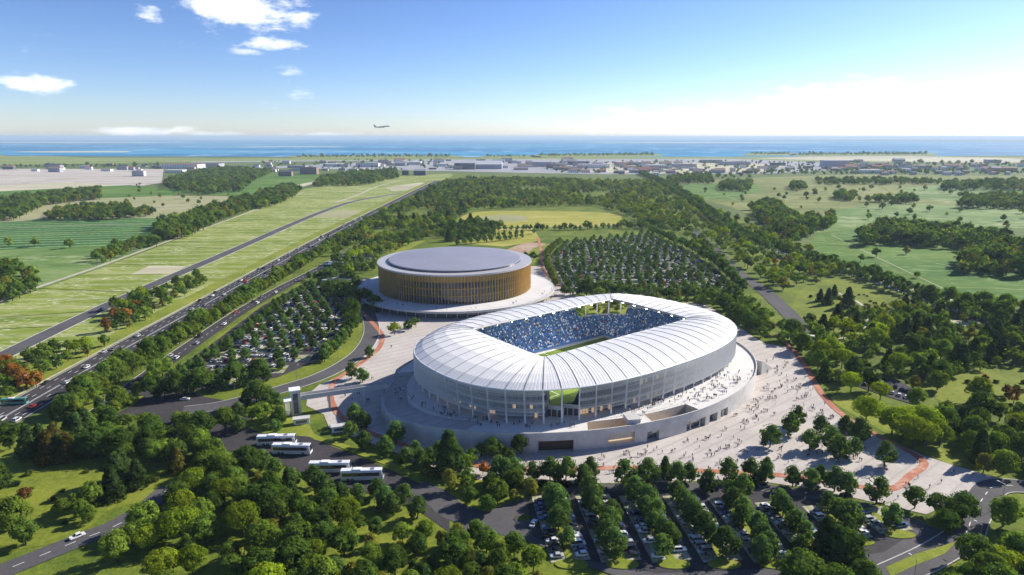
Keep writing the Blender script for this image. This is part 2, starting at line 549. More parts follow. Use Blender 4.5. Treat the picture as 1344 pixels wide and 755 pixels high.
# sandbars and low islands in the sea
def shoal(px, h, mat='sand'):
    p = catmull(gp(px), 4, True)
    mb = MB(); mb.prism([(a.x, a.y) for a in p], .2, .35 + h, 0, True, False)
    o = mb.build('sandbar', M[mat]); prop(o, None, None, None, 'structure')
shoal([(15, 199.4), (90, 198.4), (165, 198.6), (160, 200), (80, 200.4)], .6)
shoal([(280, 193.2), (360, 192.2), (440, 192), (440, 192.6), (350, 193)], .6)
shoal([(770, 187.3), (860, 186.6), (1010, 186.8), (1080, 187.4), (930, 187.9)], .8)
shoal([(-60, 187.2), (60, 186.6), (250, 186.8), (200, 187.4), (20, 187.6)], .8)
shoal([(1000, 184.2), (1200, 183.6), (1420, 183.6), (1500, 185.3), (1300, 185.6), (1120, 184.9)], 14, 'base')

for q in ([(385, 207.6), (392, 204.6), (480, 204.2), (592, 204.4), (596, 207.2), (490, 207.8)], [(634, 207.4), (640, 204.6), (700, 204.6), (705, 207.2)], [(702, 206.6), (708, 202.9), (780, 202.4), (858, 201.9), (864, 205.2), (780, 206.4)], [(980, 204.4), (984, 201.4), (1036, 200.7), (1042, 203.8)], [(1044, 205), (1048, 201.7), (1130, 201.2), (1218, 201.1), (1224, 204.4), (1130, 205)]): shoal(q, .5, 'scrub_far')
# far fields and the airfield
field('shore_meadow', [(-200, 216), (-200, 206), (30, 202.5), (110, 207.2), (400, 208), (672, 207.6), (1010, 203.5), (1080, 204.5), (1344, 206.5), (1500, 208), (1500, 214), (700, 210), (300, 212), (0, 217)], 'scrub_far')
field('sand_flat', [(990, 208), (1120, 203.6), (1300, 207), (1420, 212), (1300, 214), (1100, 211)], 'pale_dry')
field('apron', [(330, 220), (560, 209.5), (960, 208.5), (1100, 214), (1120, 222), (1010, 228), (800, 229), (640, 226), (560, 224), (430, 222)], 'apron')
field('apron_pale', [(770, 226), (800, 213.5), (960, 213.5), (1030, 217), (1010, 225.5), (900, 228)], 'pale_dry')
field('runway_strip', [(250, 212), (650, 209), (652, 210), (252, 213.4)], 'apron')
field('pink_field', [(-200, 233), (-30, 221.5), (215, 222), (212, 240), (180, 245), (90, 239), (0, 246), (-200, 250)], 'pink_field')
field('pale_field', [(-200, 262), (-200, 248), (0, 244), (90, 239), (182, 245), (170, 250), (0, 252)], 'pale_dry')
field('green_strip', [(-200, 275), (-100, 256), (170, 243), (240, 249), (225, 257), (60, 262), (0, 272)], 'green_field')
field('tan_field', [(-150, 300), (-150, 282), (60, 263), (225, 257), (335, 258), (340, 268), (205, 288), (60, 287), (0, 293)], 'tan_field')
field('crop_field', [(-140, 345), (-140, 300), (0, 292), (60, 288), (205, 286), (214, 304), (200, 321), (120, 326), (0, 329)], 'crop')
field('crop_field', [(210, 252), (330, 226), (415, 229), (420, 240), (385, 247), (330, 258)], 'green_field')
field('pale_strip', [(385, 244), (412, 238), (414, 241), (388, 247)], 'pale_dry')
field('green_field', [(-140, 400), (-140, 344), (0, 328), (200, 320), (196, 327), (130, 352), (0, 397)], 'blue_field')
field('airfield_grass', [(-200, 520), (0, 398), (130, 353), (200, 327), (320, 280), (400, 248), (480, 233), (592, 228), (600, 236), (540, 256), (480, 288), (400, 326), (310, 371), (180, 443), (40, 525), (-60, 575)], 'scrub')
field('dry_patch', [(172, 360), (196, 349), (244, 349.5), (228, 359.5)], 'pale_dry')
field('dry_patch', [(505, 246), (548, 240), (575, 240), (540, 250), (515, 251)], 'pale_dry')
field('dry_patch', [(396, 281), (450, 276), (490, 279), (470, 287), (420, 286)], 'tan_field')

# right-hand country
field('olive_pasture', [(865, 247), (900, 236), (1130, 229), (1344, 232), (1500, 238), (1500, 300), (1344, 296), (1180, 288), (1000, 290), (960, 272)], 'olive_field')
field('green_meadow', [(1180, 258), (1190, 246), (1330, 236), (1500, 240), (1500, 268), (1344, 268), (1250, 266)], 'blue_field')
field('green_meadow', [(880, 250), (900, 242), (990, 241), (1000, 250), (960, 262), (905, 261)], 'green_field')
field('bluish_field', [(1060, 300), (1090, 276), (1130, 271), (1200, 268), (1500, 276), (1500, 300), (1250, 300), (1130, 310)], 'blue_field')
field('green_field', [(1055, 330), (1075, 303), (1140, 301), (1320, 330), (1500, 322), (1500, 430), (1344, 404), (1262, 397), (1230, 392), (1130, 355)], 'green_field')
field('pale_track', [(1140, 362), (1150, 358), (1262, 396), (1258, 400)], 'track')

for pts, w, mt in [([(1084, 312), (1150, 344), (1250, 390)], 3.0, 'grass_dark'), ([(1092, 309), (1160, 342), (1262, 390)], 1.6, 'tan_field'), ([(1128, 308), (1240, 300), (1400, 296)], 3.5, 'grass_dark'), ([(985, 268), (1130, 263), (1400, 270)], 4, 'scrub'), ([(900, 262), (1000, 255), (1180, 252), (1400, 256)], 5, 'tan_field'), ([(1180, 288), (1270, 284), (1400, 286)], 3.5, 'olive_field'), ([(1070, 335), (1180, 338), (1260, 352)], 2.2, 'blue_field')]:
    ribbon('field_line', line(pts, 5), w, nz(), M[mt])
field('wood_floor', [(-60, 900), (-60, 580), (60, 540), (120, 500), (200, 455), (300, 395), (420, 322), (520, 268), (600, 228), (880, 238), (940, 280), (1010, 300), (1090, 345), (1260, 410), (1400, 440), (1600, 640), (1600, 900)], 'grass_dark')
for pts, w, mt in [([(0, 300), (100, 296), (206, 294)], 2.5, 'track'), ([(0, 310), (100, 306), (210, 302)], 2.5, 'scrub'), ([(0, 338), (90, 334), (190, 323)], 2.2, 'grass_dark'), ([(0, 356), (60, 350), (140, 340)], 2.2, 'olive_field'), ([(30, 240), (120, 233), (212, 231)], 7, 'olive_field'), ([(0, 234), (100, 229), (213, 226)], 6, 'pale_dry'), ([(62, 262), (180, 262), (335, 262)], 4, 'scrub'), ([(60, 285), (160, 276), (338, 266)], 3, 'olive_field'),
                   ([(1000, 262), (1060, 290), (1075, 305)], 3, 'scrub'), ([(1130, 229), (1180, 258), (1230, 268)], 4, 'grass_dark'), ([(1290, 300), (1330, 318), (1400, 345)], 3, 'grass_dark'), ([(1060, 318), (1130, 322), (1240, 326)], 2.5, 'scrub'), ([(1100, 350), (1180, 360), (1262, 372)], 2.2, 'grass_dark'), ([(1210, 380), (1280, 378), (1400, 384)], 2.2, 'scrub'), ([(900, 245), (960, 260), (1000, 290)], 3, 'scrub'), ([(1240, 256), (1300, 262), (1400, 262)], 5, 'tan_field')]:
    ribbon('field_line', line(pts, 5), w, nz(), M[mt])
# ochre meadow behind the arena
field('ochre_meadow', [(604, 290), (612, 282), (640, 277.5), (720, 277), (800, 280), (815, 284), (812, 294), (780, 298), (700, 298), (640, 297)], 'ochre', True)
field('soil_oval', [(626, 287), (650, 282.5), (680, 283), (694, 287), (680, 291), (645, 291)], 'tan_field', True)
field('soil_court', [(655, 332), (690, 318), (716, 320), (714, 334), (690, 337)], 'soil')
field('orchard_grass', [(590, 318), (610, 300), (700, 300), (710, 316), (660, 324)], 'ochre')
field('clearing', [(690, 250), (740, 246), (780, 249), (740, 256)], 'olive_field')

# park grass
field('park_lawn', [(-80, 720), (-60, 620), (30, 586), (110, 575), (190, 572), (250, 600), (262, 640), (150, 668), (120, 690), (60, 716)], 'grass', True)
field('park_lawn', [(1040, 410), (1055, 378), (1100, 367), (1150, 385), (1160, 402), (1110, 418), (1070, 420)], 'grass', True)
field('park_lawn', [(1225, 520), (1262, 488), (1344, 482), (1400, 500), (1380, 545), (1290, 540)], 'grass', True)
field('park_lawn', [(1090, 525), (1120, 520), (1170, 545), (1230, 585), (1262, 612), (1222, 600), (1150, 562)], 'verge', True)
field('grass_strip', [(1120, 770), (1168, 741), (1228, 722), (1262, 715), (1225, 735), (1170, 760)], 'verge')
field('park_lawn', [(240, 560), (270, 545), (330, 540), (400, 545), (412, 570), (480, 600), (556, 634), (596, 660), (560, 640), (470, 597), (400, 577), (330, 570), (270, 575)], 'verge')
field('park_lawn', [(585, 640), (640, 628), (740, 638), (745, 650), (690, 655), (640, 678), (600, 674)], 'verge')
field('park_lawn', [(300, 640), (420, 640), (560, 660), (700, 700), (760, 745), (760, 800), (300, 800)], 'grass')
field('clover_lawn', [(506, 436), (530, 418), (552, 420), (560, 427), (530, 440)], 'verge', True)
field('park_lawn', [(500, 335), (530, 318), (560, 316), (540, 326), (520, 334)], 'verge')
field('park_lawn', [(680, 345), (700, 326), (730, 318), (722, 336), (700, 345)], 'verge')
field('lot_verge', [(228, 486), (268, 455), (340, 402), (408, 364), (474, 370), (478, 408), (482, 440), (440, 484), (372, 510), (300, 527), (240, 524)], 'grass')
field('lawn_edge', [(860, 290), (885, 300), (905, 300), (890, 290)], 'ochre')

# ------------------------------------------------------------------ plaza
PLAZA = [(455, 402), (476, 412), (490, 428), (489, 448), (478, 470), (452, 492), (420, 505), (404, 518), (402, 533), (425, 545), (432, 562), (480, 580), (520, 595), (560, 616), (610, 628), (660, 634), (740, 636), (860, 634), (980, 630), (1057, 641), (1120, 654), (1180, 668), (1216, 676), (1274, 648), (1310, 628), (1256, 613), (1210, 598), (1150, 570), (1110, 547), (1078, 514), (1056, 484), (1036, 456), (1005, 452), (985, 440), (930, 402), (860, 388), (790, 387), (745, 384), (728, 364), (714, 344), (706, 350), (600, 350), (500, 380)]
zp = nz()
sheet('plaza', gp(PLAZA), zp, M['plaza'])

sheet('park_lawn', [(30, 436), (60, 430), (118, 428), (122, 470), (110, 512), (40, 520), (28, 470)], nz(), M['verge'])
sheet('park_lawn', gp([(748, 389), (790, 377), (860, 382), (930, 398), (890, 398), (850, 391), (790, 391)]), nz(), M['verge'])
# ------------------------------------------------------------------ roads
def line(px, seg=8): return catmull(gp(px), seg)
HW = catmull([(-236, 150), (-243, 330), (-244.5, 500), (-246, 700), (-246, 900), (-243, 1100), (-236, 1500), (-225, 2000)], 10)
zr = nz() + .004
ribbon('highway', HW, 22, zr, M['asphalt'])
zm = zr + .004
dashes('lane_marking', HW, 3.7, zm); dashes('lane_marking', HW, 7.3, zm); dashes('lane_marking', HW, -3.7, zm); dashes('lane_marking', HW, -7.3, zm)
ribbon('edge_marking', HW, .3, zm, M['paint'], 10.4); ribbon('edge_marking', HW, .3, zm, M['paint'], -10.4)
ribbon('edge_marking', HW, .25, zm, M['paint'], .35); ribbon('edge_marking', HW, .25, zm, M['paint'], -.35)
ribbon('highway_shoulder', HW, 1.6, zr - .002, M['track'], 12.6)
ribbon('grass_verge', HW, 14, zr - .004, M['verge'], 19.5)
INNER = catmull([(-296, 200), (-306, 330), (-316, 440), (-323, 560), (-328, 750), (-335, 950), (-338, 1150), (-330, 1330), (-300, 1450), (-262, 1540)], 8)
for a, b in [((0, 417), (116, 409)), ((0, 372 + 60), (90, 428)), ((36, 378), (175, 384)), ((100, 362), (214, 360)), ((150, 347), (244, 348)), ((210, 322), (300, 327)), ((262, 305), (352, 305)), ((312, 289), (398, 288)), ((360, 273), (440, 272))]:
    ribbon('ditch', gp([a, ((a[0] + b[0]) / 2, (a[1] + b[1]) / 2), b]), 1.1, nz(), M['grass_dark'])
ribbon('service_road', INNER, 13, nz(), M['asphalt_new'])
ribbon('kerb', INNER, .5, Z[0], M['kerb'], 6.8, .12); ribbon('kerb', INNER, .5, Z[0], M['kerb'], -6.8, .12)
ribbon('field_track', line([(-60, 421), (0, 396), (60, 374), (130, 350), (196, 326)]), 4.5, nz(), M['track'])
ribbon('field_track', line([(196, 326), (240, 310), (330, 278), (400, 252)]), 4, nz(), M['track'])
ribbon('field_track', line([(441, 266), (470, 256), (495, 245), (530, 236)]), 7, nz(), M['track'])
SECOND = catmull([(-197, 250), (-200, 300), (-204, 360), (-206, 420), (-207, 480), (-203, 560), (-196, 630), (-190, 720), (-184, 800)], 10)
zs = nz()
ribbon('access_road', SECOND, 11, zs, M['asphalt'])
dashes('lane_marking', SECOND, 0, zs + .004, 3, 5, .25, 700)
ribbon('kerb', SECOND, .35, zs, M['kerb'], 5.7, .12)
JUNC = sheet('junction', gp([(196, 515), (218, 490), (238, 494), (258, 520), (300, 527), (345, 540), (330, 552), (276, 548), (258, 562), (286, 590), (250, 588), (228, 560), (180, 545), (150, 552), (150, 545), (176, 532)]), nz(), M['asphalt'])
CURVE = line([(478, 400), (486, 420), (487, 440), (474, 462), (448, 481), (415, 497), (375, 510), (330, 523), (285, 534), (240, 540)])
zc = nz()
ribbon('curved_road', CURVE, 10, zc, M['asphalt_new'])
ribbon('kerb', CURVE, .4, zc, M['kerb'], 5.2, .12); ribbon('kerb', CURVE, .4, zc, M['kerb'], -5.2, .12)
zb = nz()
BUSLOT = sheet('coach_park', gp([(300, 552), (345, 570), (405, 574), (470, 600), (552, 636), (590, 668), (590, 700), (545, 668), (470, 645), (400, 622), (330, 596), (280, 590), (258, 562), (276, 548)]), zb, M['asphalt'])
LOWER = line([(545, 640), (575, 655), (597, 672), (640, 686), (700, 700), (740, 715), (790, 736), (850, 752), (930, 757), (1010, 748), (1080, 738), (1150, 728), (1200, 716), (1240, 706)])
zl = nz()
ribbon('lot_road', LOWER, 10.5, zl, M['asphalt_new'])
UPROAD = line([(600, 692), (650, 678), (700, 662), (742, 650), (800, 645), (900, 643), (980, 643), (1060, 652), (1130, 668), (1180, 684), (1220, 700), (1250, 712)])
ribbon('lot_road', UPROAD, 9.0, nz(), M['asphalt_new'])
SOUTH_LOT = [(690, 655), (742, 648), (860, 644), (985, 644), (1090, 658), (1170, 680), (1200, 700), (1160, 726), (1010, 748), (860, 754), (760, 735), (700, 705)]
sheet('south_car_park', gp(SOUTH_LOT), nz(), M['asphalt'])
RROAD = line([(1420, 655), (1344, 640), (1306, 640), (1290, 655), (1276, 680), (1268, 700), (1250, 715), (1215, 735), (1150, 765)])
zq = nz()
ribbon('east_road', RROAD, 9.5, zq, M['asphalt_new'])
dashes('lane_marking', RROAD, 0, zq + .004, 3, 4, .25)
ribbon('kerb', RROAD, .4, zq, M['kerb'], 4.95, .12); ribbon('kerb', RROAD, .4, zq, M['kerb'], -4.95, .12)
SWROAD = line([(-60, 775), (10, 748), (60, 728), (110, 708), (150, 692), (190, 668), (225, 640)])
zw = nz()
ribbon('park_road', SWROAD, 9, zw, M['asphalt_new'])
dashes('lane_marking', SWROAD, 0, zw + .004, 3, 4, .25)
NROAD = line([(960, 385), (985, 395), (1015, 405), (1050, 425), (1075, 440)])
NROAD2 = line([(905, 300), (940, 330), (970, 360), (1000, 380), (1020, 398), (1040, 418), (1052, 445)])
ribbon('north_road', NROAD2, 13, nz(), M['asphalt_new'])
RPATH = catmull([(470, 2400), (420, 1800), (350, 1200), (318, 1000), (306, 850), (312, 740), (326, 640), (336, 560), (340, 500), (345, 420)], 8)
ribbon('tree_lined_road', RPATH, 8, nz(), M['apron'])
ribbon('canal_bank', line([(1252, 425), (1290, 424), (1344, 430), (1420, 440)]), 15, nz(), M['pale_dry'])
ribbon('canal', line([(1250, 420), (1290, 418), (1344, 424), (1420, 434)]), 6, nz(), M['glass_blue'])

# car parks
WEST_LOT = [(-193, 312), (-193, 393), (-197, 492), (-188, 585), (-138, 563), (-125, 487), (-112, 418), (-116, 365), (-130, 338), (-168, 318)]
sheet('west_car_park', WEST_LOT, nz(), M['asphalt'])
EAST_LOT = [(44, 545), (180, 520), (198, 545), (205, 640), (206, 750), (190, 890), (64, 800), (44, 720), (40, 640)]
sheet('north_car_park', EAST_LOT, nz(), M['asphalt'])
sheet('arena_coach_park', gp([(415, 362), (428, 345), (452, 328), (485, 332), (495, 340), (470, 352), (450, 364)]), nz(), M['asphalt_new'])
sheet('wood_car_park', gp([(1120, 506), (1150, 496), (1180, 500), (1215, 522), (1200, 532), (1160, 520)]), nz(), M['asphalt'])

field('grass_strip', [(1162, 746), (1200, 729), (1236, 718), (1256, 712), (1240, 728), (1200, 744), (1170, 758)], 'verge')
# red running path
RED = [
    [(460, 400), (476, 411), (491, 427), (501, 440), (499, 455), (484, 470), (455, 490), (440, 500), (435, 512), (434, 523), (438, 534), (445, 545), (460, 556), (480, 567), (530, 585), (590, 602), (640, 614), (740, 617), (830, 615), (980, 622), (1060, 628), (1110, 637), (1168, 643), (1195, 625), (1213, 609), (1190, 592), (1147, 570), (1108, 547), (1080, 520), (1062, 490), (1050, 472), (1037, 456), (1020, 440)],
    [(706, 312), (710, 330), (712, 352), (722, 364), (735, 376)],
]
for r in RED: ribbon('red_path', line(r, 6), 3.2, nz(), M['red_path'])
ribbon('footpath', line([(1100, 385), (1130, 400), (1140, 420), (1120, 440), (1070, 452)]), 2.5, nz(), M['track'])
# grass kerb line between coach park and plaza
EDGE = line([(414, 576), (440, 583), (476, 597), (515, 612), (556, 630)])
ribbon('grass_bank', EDGE, 3.2, zb, M['verge'], 0, .14)
# ================================================================== STADIUM
ST_C = Vector((39.5, 342.5)); ST_A = R(38)
DECK = 8.5
st = empty('stadium', (ST_C.x, ST_C.y, 0), ST_A)
prop(st, 'oval white-roofed stadium with slatted facade around an open pitch', 'stadium')


def se_pt(t, al, ar, bf, bb, n):
    c, s = math.cos(t), math.sin(t)
    if isinstance(n, tuple): n = n[0] if (c < 0 and s < 0) else n[1]
    a = ar if c >= 0 else al
    b = bb if s >= 0 else bf
    return Vector((a * math.copysign(abs(c) ** (2 / n), c), b * math.copysign(abs(s) ** (2 / n), s)))


def se_even(N, al, ar, bf, bb, n, start=math.pi):
    """N points evenly spaced along the outline"""
    K = 2880
    P = [se_pt(start + 2 * math.pi * i / K, al, ar, bf, bb, n) for i in range(K + 1)]
    L = [0.0]
    for a, b in zip(P[:-1], P[1:]): L.append(L[-1] + (b - a).length)
    out = []; j = 0
    for i in range(N):
        tgt = L[-1] * i / N
        while L[j + 1] < tgt: j += 1
        f = (tgt - L[j]) / max(1e-9, L[j + 1] - L[j])
        out.append(P[j].lerp(P[j + 1], f))
    return out

NB = 64
SUB = 5                                 # seams in one roof bay
OUT = se_even(NB * SUB, 95.5, 95.5, 63.5, 63.5, 2.5)
def clamp(v, lo, hi): return max(lo, min(hi, v))
def inner_pt(p):
    u = clamp((p.x - 2) * .80, -53, 53); v = clamp((p.y - 2) * .74, -28.5, 28.5)
    # ease the corners so that bays never shrink to a point
    du = clamp(((p.x - 2) * .8 - u) * .10, -2.0, 2.0); dv = clamp(((p.y - 2) * .74 - v) * .10, -1.5, 1.5)
    return Vector((2 + u + du, 2.5 + v + dv))
INN = [inner_pt(p) for p in OUT]
# outline -> inner edge, height along the way
PROF = [(0.0, 24.6), (.12, 26.6), (.30, 28.6), (.50, 29.9), (.75, 30.2), (1.0, 29.4)]
def roof_pt(i, s, dz=0.0):
    i %= len(OUT)
    for (s0, z0), (s1, z1) in zip(PROF[:-1], PROF[1:]):
        if s <= s1:
            z = z0 + (z1 - z0) * (s - s0) / (s1 - s0); break
    p = OUT[i].lerp(INN[i], s)
    return (p.x, p.y, z + dz)


def build_roof():
    for b in range(NB):
        # one bay: strips with raised seams, a folded sheet 25 cm thick
        mb = MB()
        for k in range(SUB):
            i = b * SUB + k
            top = []; bot = []
            for s, _z in PROF:
                a = Vector(roof_pt(i, s)); c = Vector(roof_pt(i + 1, s))
                e = min(.16, (c - a).length * .2) / max(.01, (c - a).length)
                a2 = a.lerp(c, e); c2 = a.lerp(c, 1 - e)
                top.append((a - Vector((0, 0, .16)), a2, c2, c - Vector((0, 0, .16))))
                bot.append((a - Vector((0, 0, .5)), c - Vector((0, 0, .5))))
            for j in range(len(PROF) - 1):
                t0, t1 = top[j], top[j + 1]
                for q in range(3): mb.quad(t0[q], t0[q + 1], t1[q + 1], t1[q])
                mb.quad(bot[j][1], bot[j][0], bot[j + 1][0], bot[j + 1][1])
            mb.quad(top[0][1], top[0][0], bot[0][0], bot[0][1]); mb.quad(top[0][3], top[0][2], top[0][1], bot[0][1])
            mb.quad(top[-1][0], top[-1][3], bot[-1][1], bot[-1][0])
        mb.build('roof_panel', M['roof'], st)
        # rib on the joint
        mb = MB(); i = b * SUB
        tan = (OUT[(i + 1) % len(OUT)] - OUT[i - 1]).normalized()
        for (s0, _), (s1, _) in zip(PROF[:-1], PROF[1:]):
            p, q = Vector(roof_pt(i, s0)), Vector(roof_pt(i, s1))
            w = Vector((tan.x, tan.y, 0)) * .085; h = Vector((0, 0, .22)); lo = Vector((0, 0, -.25))
            vs = [p - w + lo, p + w + lo, p + w + h, p - w + h, q - w + lo, q + w + lo, q + w + h, q - w + h]
            mb.add(vs, [(0, 1, 5, 4), (1, 2, 6, 5), (2, 3, 7, 6), (3, 0, 4, 7), (0, 3, 2, 1), (4, 5, 6, 7)])
        mb.build('roof_rib', M['rib'], st)
    # inner compression ring and outer gutter, continuous rims
    for nm, pts, z, r, mt in (('roof_gutter', OUT, 24.35, .38, 'white'), ('roof_inner_ring', INN, 28.75, .45, 'steel')):
        mb = MB(); n = len(pts)
        for i in range(0, n):
            p, q = pts[i], pts[(i + 1) % n]
            if (p - q).length < 1e-4: continue
            mb.tube((p.x, p.y, z), (q.x, q.y, z), r, n=6, cap=False)
        mb.build(nm, M[mt], st)
build_roof()

OPEN = set()                            # bays without screen: front corner and back corner
def bay_mid(b): return OUT[(b * SUB + SUB // 2) % len(OUT)]
for b in range(NB):
    a = bay_mid(b)
    w = Matrix.Rotation(ST_A, 2) @ a
    ang = math.degrees(math.atan2(w.y, w.x))
    if -109 < ang < -100 or 62 < ang < 88: OPEN.add(b)


lit = random.Random(4)
def build_facade():
    n = len(OUT)
    for b in range(NB):
        i0 = b * SUB
        p = OUT[i0]; nrm = p.normalized()
        # column, leaning a little outwards at the top
        mb = MB()
        mb.tube((p.x * .985, p.y * .985, DECK), (p.x * 1.002, p.y * 1.002, 24.3), .42, .34, 8)
        mb.build('column', M['white'], st)
        if b in OPEN: continue
        # slatted screen of this bay: thin upright slats on three rails
        mb = MB()
        wpos = Matrix.Rotation(ST_A, 2) @ bay_mid(b)
        zb = 12.6 if wpos.x < 10 and wpos.y < 30 else 11.6
        q = OUT[(i0 + SUB) % n]
        S = 16
        for k in range(S):
            f = (k + .5) / S * SUB; ii = int(f); ff = f - ii
            c = OUT[(i0 + ii) % n].lerp(OUT[(i0 + ii + 1) % n], ff) * 1.004
            ang = math.atan2(c.y, c.x)
            mb.box((c.x, c.y, (zb + 24.1) / 2), (.24, .075, 24.1 - zb), 0, ang)
        for z in (zb + .2, zb + 3.2, zb + 6.2, zb + 9.2, 23.6):
            for k in range(SUB):
                a, c = OUT[(i0 + k) % n] * 1.001, OUT[(i0 + k + 1) % n] * 1.001
                mb.tube((a.x, a.y, z), (c.x, c.y, z), .10, n=4, cap=False)
        mb.build('slat_screen', M['white'], st)
    # glazed drum behind the screens with its floor bands
    def ring(nm, k0, k1, z0, z1, mt, skip=()):
        for b in range(NB):
            if b in skip: continue
            mb = MB()
            for k in range(SUB):
                a, c = OUT[(b * SUB + k) % n], OUT[(b * SUB + k + 1) % n]
                vs = [(*(a * k1), z0), (*(c * k1), z0), (*(c * k0), z0), (*(a * k0), z0), (*(a * k1), z1), (*(c * k1), z1), (*(c * k0), z1), (*(a * k0), z1)]
                mb.add(vs, [(3, 2, 1, 0), (4, 5, 6, 7), (0, 1, 5, 4), (2, 3, 7, 6)])
            mb.build(nm, M[mt], st)
    ring('floor_band', .86, .955, 12.4, 13.3, 'concrete', OPEN)
    ring('floor_band', .86, .965, 16.6, 17.6, 'concrete', OPEN)
    ring('floor_band', .86, .955, 20.6, 21.3, 'concrete', OPEN)
    for b in range(NB):
        if b in OPEN: continue
        for z0, z1, kk in ((DECK, 12.4, .905), (13.3, 16.6, .925), (17.6, 20.6, .93)):
            mb = MB()
            for k in range(SUB):
                a, c = OUT[(b * SUB + k) % n] * kk, OUT[(b * SUB + k + 1) % n] * kk
                e = .06
                a2, c2 = a.lerp(c, e), a.lerp(c, 1 - e)
                mb.add([(a2.x, a2.y, z0), (c2.x, c2.y, z0), (c2.x, c2.y, z1), (a2.x, a2.y, z1)], [(0, 1, 2, 3)], 2 if lit.random() < (.22 if z0 < 9 else .03) else 0)
                # mullion
                m = a
                mb.box((m.x, m.y, (z0 + z1) / 2), (.2, .14, z1 - z0), 1, math.atan2(m.y, m.x))
            mb.build('glazing_bay', [M['glass'], M['steel'], M['lit']], st)
    # wide gate portals at the foot of the open front corner
    for b in sorted(OPEN):
        a = bay_mid(b)
        if a.x * math.sin(ST_A) + a.y * math.cos(ST_A) > 0: continue
        ang = math.atan2(a.y, a.x)
        mb = MB()
        mb.box((a.x * .90, a.y * .90, 11.0), (.6, 8.6, 5.0), 0, ang)
        o = mb.build('gate_wall', M['concrete_dk'], st)
        mb = MB()
        for k in (-2.6, 0, 2.6):
            mb.box((a.x * .90 + math.cos(ang) * .32 - math.sin(ang) * k, a.y * .90 + math.sin(ang) * .32 + math.cos(ang) * k, 10.2), (.2, 2.1, 3.2), 0, ang)
        d = mb.build('gate', M['brown'], st)
build_facade()


# ---- bowl: terraces bay by bay, low at the open corners
BOWL_IN = [Vector((2 + clamp(p.x * .8, -56, 56), 2 + clamp(p.y * .75, -37.5, 37.5))) for p in OUT]
BOWL_OUT = [p * .885 for p in OUT]
ROWS = 22
SEATS = []
def build_bowl():
    n = len(OUT)
    for b in range(NB):
        low = b in OPEN
        rows = (16 if bay_mid(b).y > 0 else 7) if low else ROWS
        mb = MB()
        zs = [3.7 + (.60 + .0075 * r) * r for r in range(ROWS + 1)]
        for k in range(SUB):
            i, j = (b * SUB + k) % n, (b * SUB + k + 1) % n
            for r in range(rows):
                f0, f1 = r / ROWS, (r + 1) / ROWS
                A0, A1 = BOWL_IN[i].lerp(BOWL_OUT[i], f0), BOWL_IN[i].lerp(BOWL_OUT[i], f1)
                B0, B1 = BOWL_IN[j].lerp(BOWL_OUT[j], f0), BOWL_IN[j].lerp(BOWL_OUT[j], f1)
                z = zs[r + 1]; zl = zs[r] if r else 2.8
                mb.add([(*A0, zl), (*B0, zl), (*B0, z), (*A0, z)], [(1, 0, 3, 2)])
                mb.add([(*A0, z), (*B0, z), (*B1, z), (*A1, z)], [(0, 3, 2, 1)])
                L = (A0 - B0).length; cnt = max(1, int(L / .95))
                for q in range(cnt):
                    t = (q + .5) / cnt
                    if k == 0 and q == 0: continue        # aisle
                    SEATS.append((A0.lerp(B0, t).lerp(A1.lerp(B1, t), .45), z, (BOWL_IN[i] - BOWL_OUT[i])))
            # back wall
            A1, B1 = BOWL_IN[i].lerp(BOWL_OUT[i], rows / ROWS), BOWL_IN[j].lerp(BOWL_OUT[j], rows / ROWS)
            mb.add([(*A1, 1.0), (*B1, 1.0), (*B1, zs[rows] + 1.1), (*A1, zs[rows] + 1.1)], [(0, 1, 2, 3)], 1)
        mb.build('stand', [M['seat_blue'], M['concrete']], st)
M['seat_blue'] = simple('blue_seats', (.06, .13, .30), .6, var=.35, scale=1.6)
build_bowl()

# ---- pitch with its markings and goals
mb = MB(); mb.prism([(-52.5 + 2, -34 + 2), (54.5, -32), (54.5, 36), (-50.5, 36)], .5, 2.9)
pitch = mb.build('pitch', M['turf'], st)
mb = MB(); mb.prism([(-57, -38.5), (61, -38.5), (61, 42.5), (-57, 42.5)], .45, 2.85)
mb.build('touchline_apron', M['concrete'], st)
def lines():
    mb = MB(); z = 2.906; w = .14
    def seg(a, b):
        a, b = Vector(a) + Vector((2, 2)), Vector(b) + Vector((2, 2)); d = (b - a).normalized() * w; nn = Vector((-d.y, d.x))
        mb.quad((*(a - nn - d), z), (*(b - nn + d), z), (*(b + nn + d), z), (*(a + nn - d), z))
    for s in (-1, 1):
        seg((-52.3, 33.8 * s), (52.3, 33.8 * s)); seg((52.3 * s, -33.5), (52.3 * s, 33.5))
        seg((36 * s, -20), (36 * s, 20)); seg((36.4 * s, 20), (52 * s, 20)); seg((36.4 * s, -20), (52 * s, -20))
        seg((47 * s, -9), (47 * s, 9)); seg((47.4 * s, 9), (52 * s, 9)); seg((47.4 * s, -9), (52 * s, -9))
    seg((0, -33.5), (0, 33.5))
    for i in range(40):
        a, b = 2 * math.pi * i / 40, 2 * math.pi * (i + 1) / 40
        seg((9.15 * math.cos(a), 9.15 * math.sin(a)), (9.15 * math.cos(b), 9.15 * math.sin(b)))
    o = mb.build('pitch_markings', M['paint'], st)
lines()
for s in (-1, 1):
    mb = MB()
    x = 2 + 52.4 * s
    for y in (-1.66, 5.66): mb.tube((x, y, 2.9), (x, y, 5.34), .08)
    mb.tube((x, -1.66, 5.34), (x, 5.66, 5.34), .08)
    for y in (-1.66, 5.66): mb.tube((x, y, 5.3), (x + 2 * s, y, 3.0), .05)
    mb.build('goal_frame', M['white'], st)

